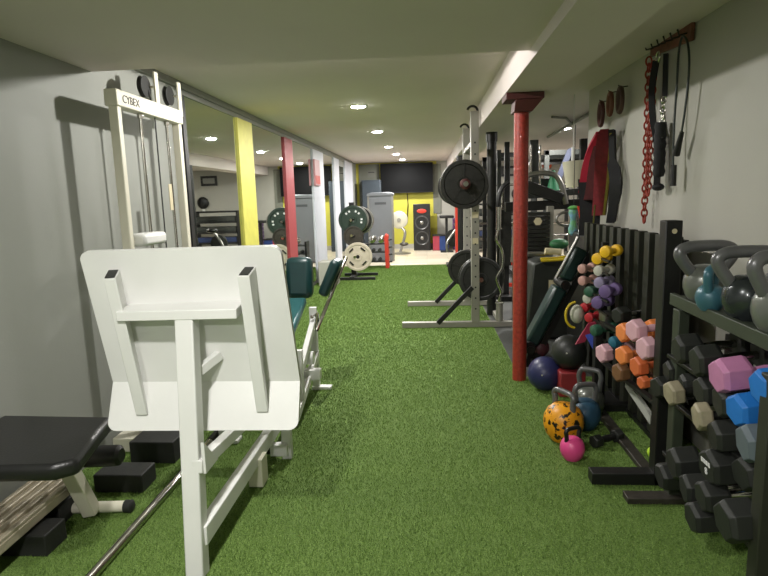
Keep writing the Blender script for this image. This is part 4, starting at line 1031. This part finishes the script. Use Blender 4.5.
ft.p('post', MB().b2(((xb1+xb2_)/2-.03, 13.77, .02), ((xb1+xb2_)/2+.03, 13.83, zc-.03)), M_black)
ft.p('base', MB().b2(((xb1+xb2_)/2-.15, 13.65, .006), ((xb1+xb2_)/2+.15, 13.95, .03)), M_black)
# pedestal fan / exercise bike in front of yellow wall
fa = Thing('pedestal_fan', 'white pedestal fan on a bent grey stand before the yellow wall', 'fan', (AY(402, 250, 13.6).x, 13.6, .006))
fc_ = AY(399, 220, 13.6)
fa.p('cage', MB().lathe(fc_+V((0, .05, 0)), (0, -1, 0), [(.02, -.06), (.16, -.05), (.21, 0), (.20, .04), (.14, .08), (.03, .09)], 28), mat('off_white_cage', 'c9c6b4', .5))
fa.p('hub', MB().cyl(fc_+V((0, -.07, 0)), fc_+V((0, -.05, 0)), .05), M_greyp)
fa.p('stand', MB().tube(smooth([fc_+V((.0, .05, -.12)), AY(405, 232, 13.6), AY(403, 243, 13.6), (AY(400, 249, 13.6).x, 13.6, .03)], 5), .035, 8), M_steel)
fa.p('base', MB().lathe((AY(402, 250, 13.6).x, 13.6, .006), (0, 0, 1), [(.22, 0), (.22, .02), (.06, .05)], 24), M_greyp)
fa.p('seat', MB().sph(AY(404, 244, 13.3), .09, 12, (1.2, 1, .5)), M_ironlt, label='dark lump on the stand')
# dark gym objects by the far column
dd1 = Thing('exercise_bike', 'dark exercise bike partly hidden behind the far red column', 'exercise bike', (AY(457, 250, 11).x, 11.0, 0))
e = AY(454, 238, 11)
dd1.p('flywheel', MB().lathe(e, (0, 1, 0), [(.05, 0), (.17, .01), (.17, .05), (.05, .06)], 24), M_iron)
dd1.p('frame', MB().tube(smooth([AY(448, 252, 10.9), AY(447, 243, 10.9), AY(454, 232, 11), AY(460, 224, 11)], 5), .025, 8), M_steel)
dd1.p('saddle', MB().sph(AY(460, 224, 11), .09, 12, (1.3, 1, .6)), M_vinyl)
dd1.p('base', MB().b2((e.x-.15, 10.85, 0), (e.x+.3, 11.25, .05)), M_black)

a = AX(314, 159, XL+.05); b = AX(320, 186, XL+.05)
ws = Thing('wall_sign', 'narrow red and pink box sign on the wide pale strip of the left wall', 'sign', tuple(b))
ws.p('box', MB().b2((XL+.03, a.y, b.z), (XL+.06, b.y, a.z)), mat('pink_sign', 'b9858a', .5), bevel=.003)
ws.p('red_base', MB().b2((XL+.06, a.y+.02, b.z+.03), (XL+.064, b.y-.02, b.z+.16)), M_red, label='red lower square')
single('storage_box', MB().b2((-1.70, 8.75, 0), (-1.42, 9.1, .38)), M_wallr, 'pale box on the turf left of the plate tree', 'box', bevel=.008)
# ------------------------------------------------------------------ far right, as the mirrors show it
def mir(px, py, Y):
    v = AY(px, py, Y); return V((2*(XL+.008)-v.x, Y, v.z))
c = mir(209, 181, YB-.01)
sg = Thing('framed_sign', 'small dark framed sign on the white back wall, seen in the mirror', 'sign', tuple(c))
sg.p('frame', MB().b2((c.x-.22, YB-.03, c.z-.13), (c.x+.22, YB, c.z+.13)), M_black)
sg.p('print', MB().b2((c.x-.16, YB-.034, c.z-.07), (c.x+.16, YB-.03, c.z+.07)), mat('grey_print', '8a8a84', .5), label='pale grey print')
c = mir(203, 203, YB-.05)
wf = Thing('wall_fan', 'round dark wall fan on the white back wall, seen in the mirror', 'fan', tuple(c))
wf.p('cage', MB().lathe(c+V((0, 0, 0)), (0, -1, 0), [(.03, -.04), (.14, -.03), (.16, 0), (.12, .03), (.03, .04)], 24), M_black)
wf.p('bracket', MB().b2((c.x-.03, c.y, c.z-.25), (c.x+.03, YB, c.z+.02)), M_white)
ya = 13.6
x2, x1 = mir(193, 230, ya).x, mir(238, 230, ya).x; zt_ = mir(215, 212, ya).z
cs = Thing('shelf_rack', 'black four tier storage rack by the back wall, seen in the mirror', 'shelf', ((x1+x2)/2, ya+.2, .006))
for i in range(5): cs.p('shelf', MB().b2((x1, ya, .1+i*(zt_-.1)/4-.02), (x2, ya+.4, .1+i*(zt_-.1)/4+.02)), M_black)
for x in (x1, x2): cs.p('side', MB().b2((x-.03, ya, .006), (x+.03, ya+.4, zt_+.02)), M_black)
for i in range(4): 
    single('storage_bin', MB().b2((x1+.06, ya+.04, .125+i*(zt_-.1)/4), (x2-.06, ya+.36, .125+i*(zt_-.1)/4+.12)), (M_dshroud, mat('navy_bin', '1e2c50', .5), M_dshroud, M_dshroud)[i], ('dark bin on the lowest tier of the black storage rack', 'navy bin on the second tier of the black storage rack', 'dark bin on the third tier of the black storage rack', 'dark bin on the fourth tier of the black storage rack')[i], 'bin')
ya = 14.3
x2, x1 = .95, .66
zz_ = mir(260, 223, ya).z
nm = 8
for i in range(nm):
    h_ = (zz_-.01)/nm
    single('exercise_step', MB().b2((x1, ya, .006+i*h_), (x2, ya+.4, .006+(i+1)*h_-.012)), mat('purple_plastic', '5d3f6e', .5), 'purple exercise step in the stack by the back wall mirror view', 'exercise step', group='stack of purple steps', bevel=.008)
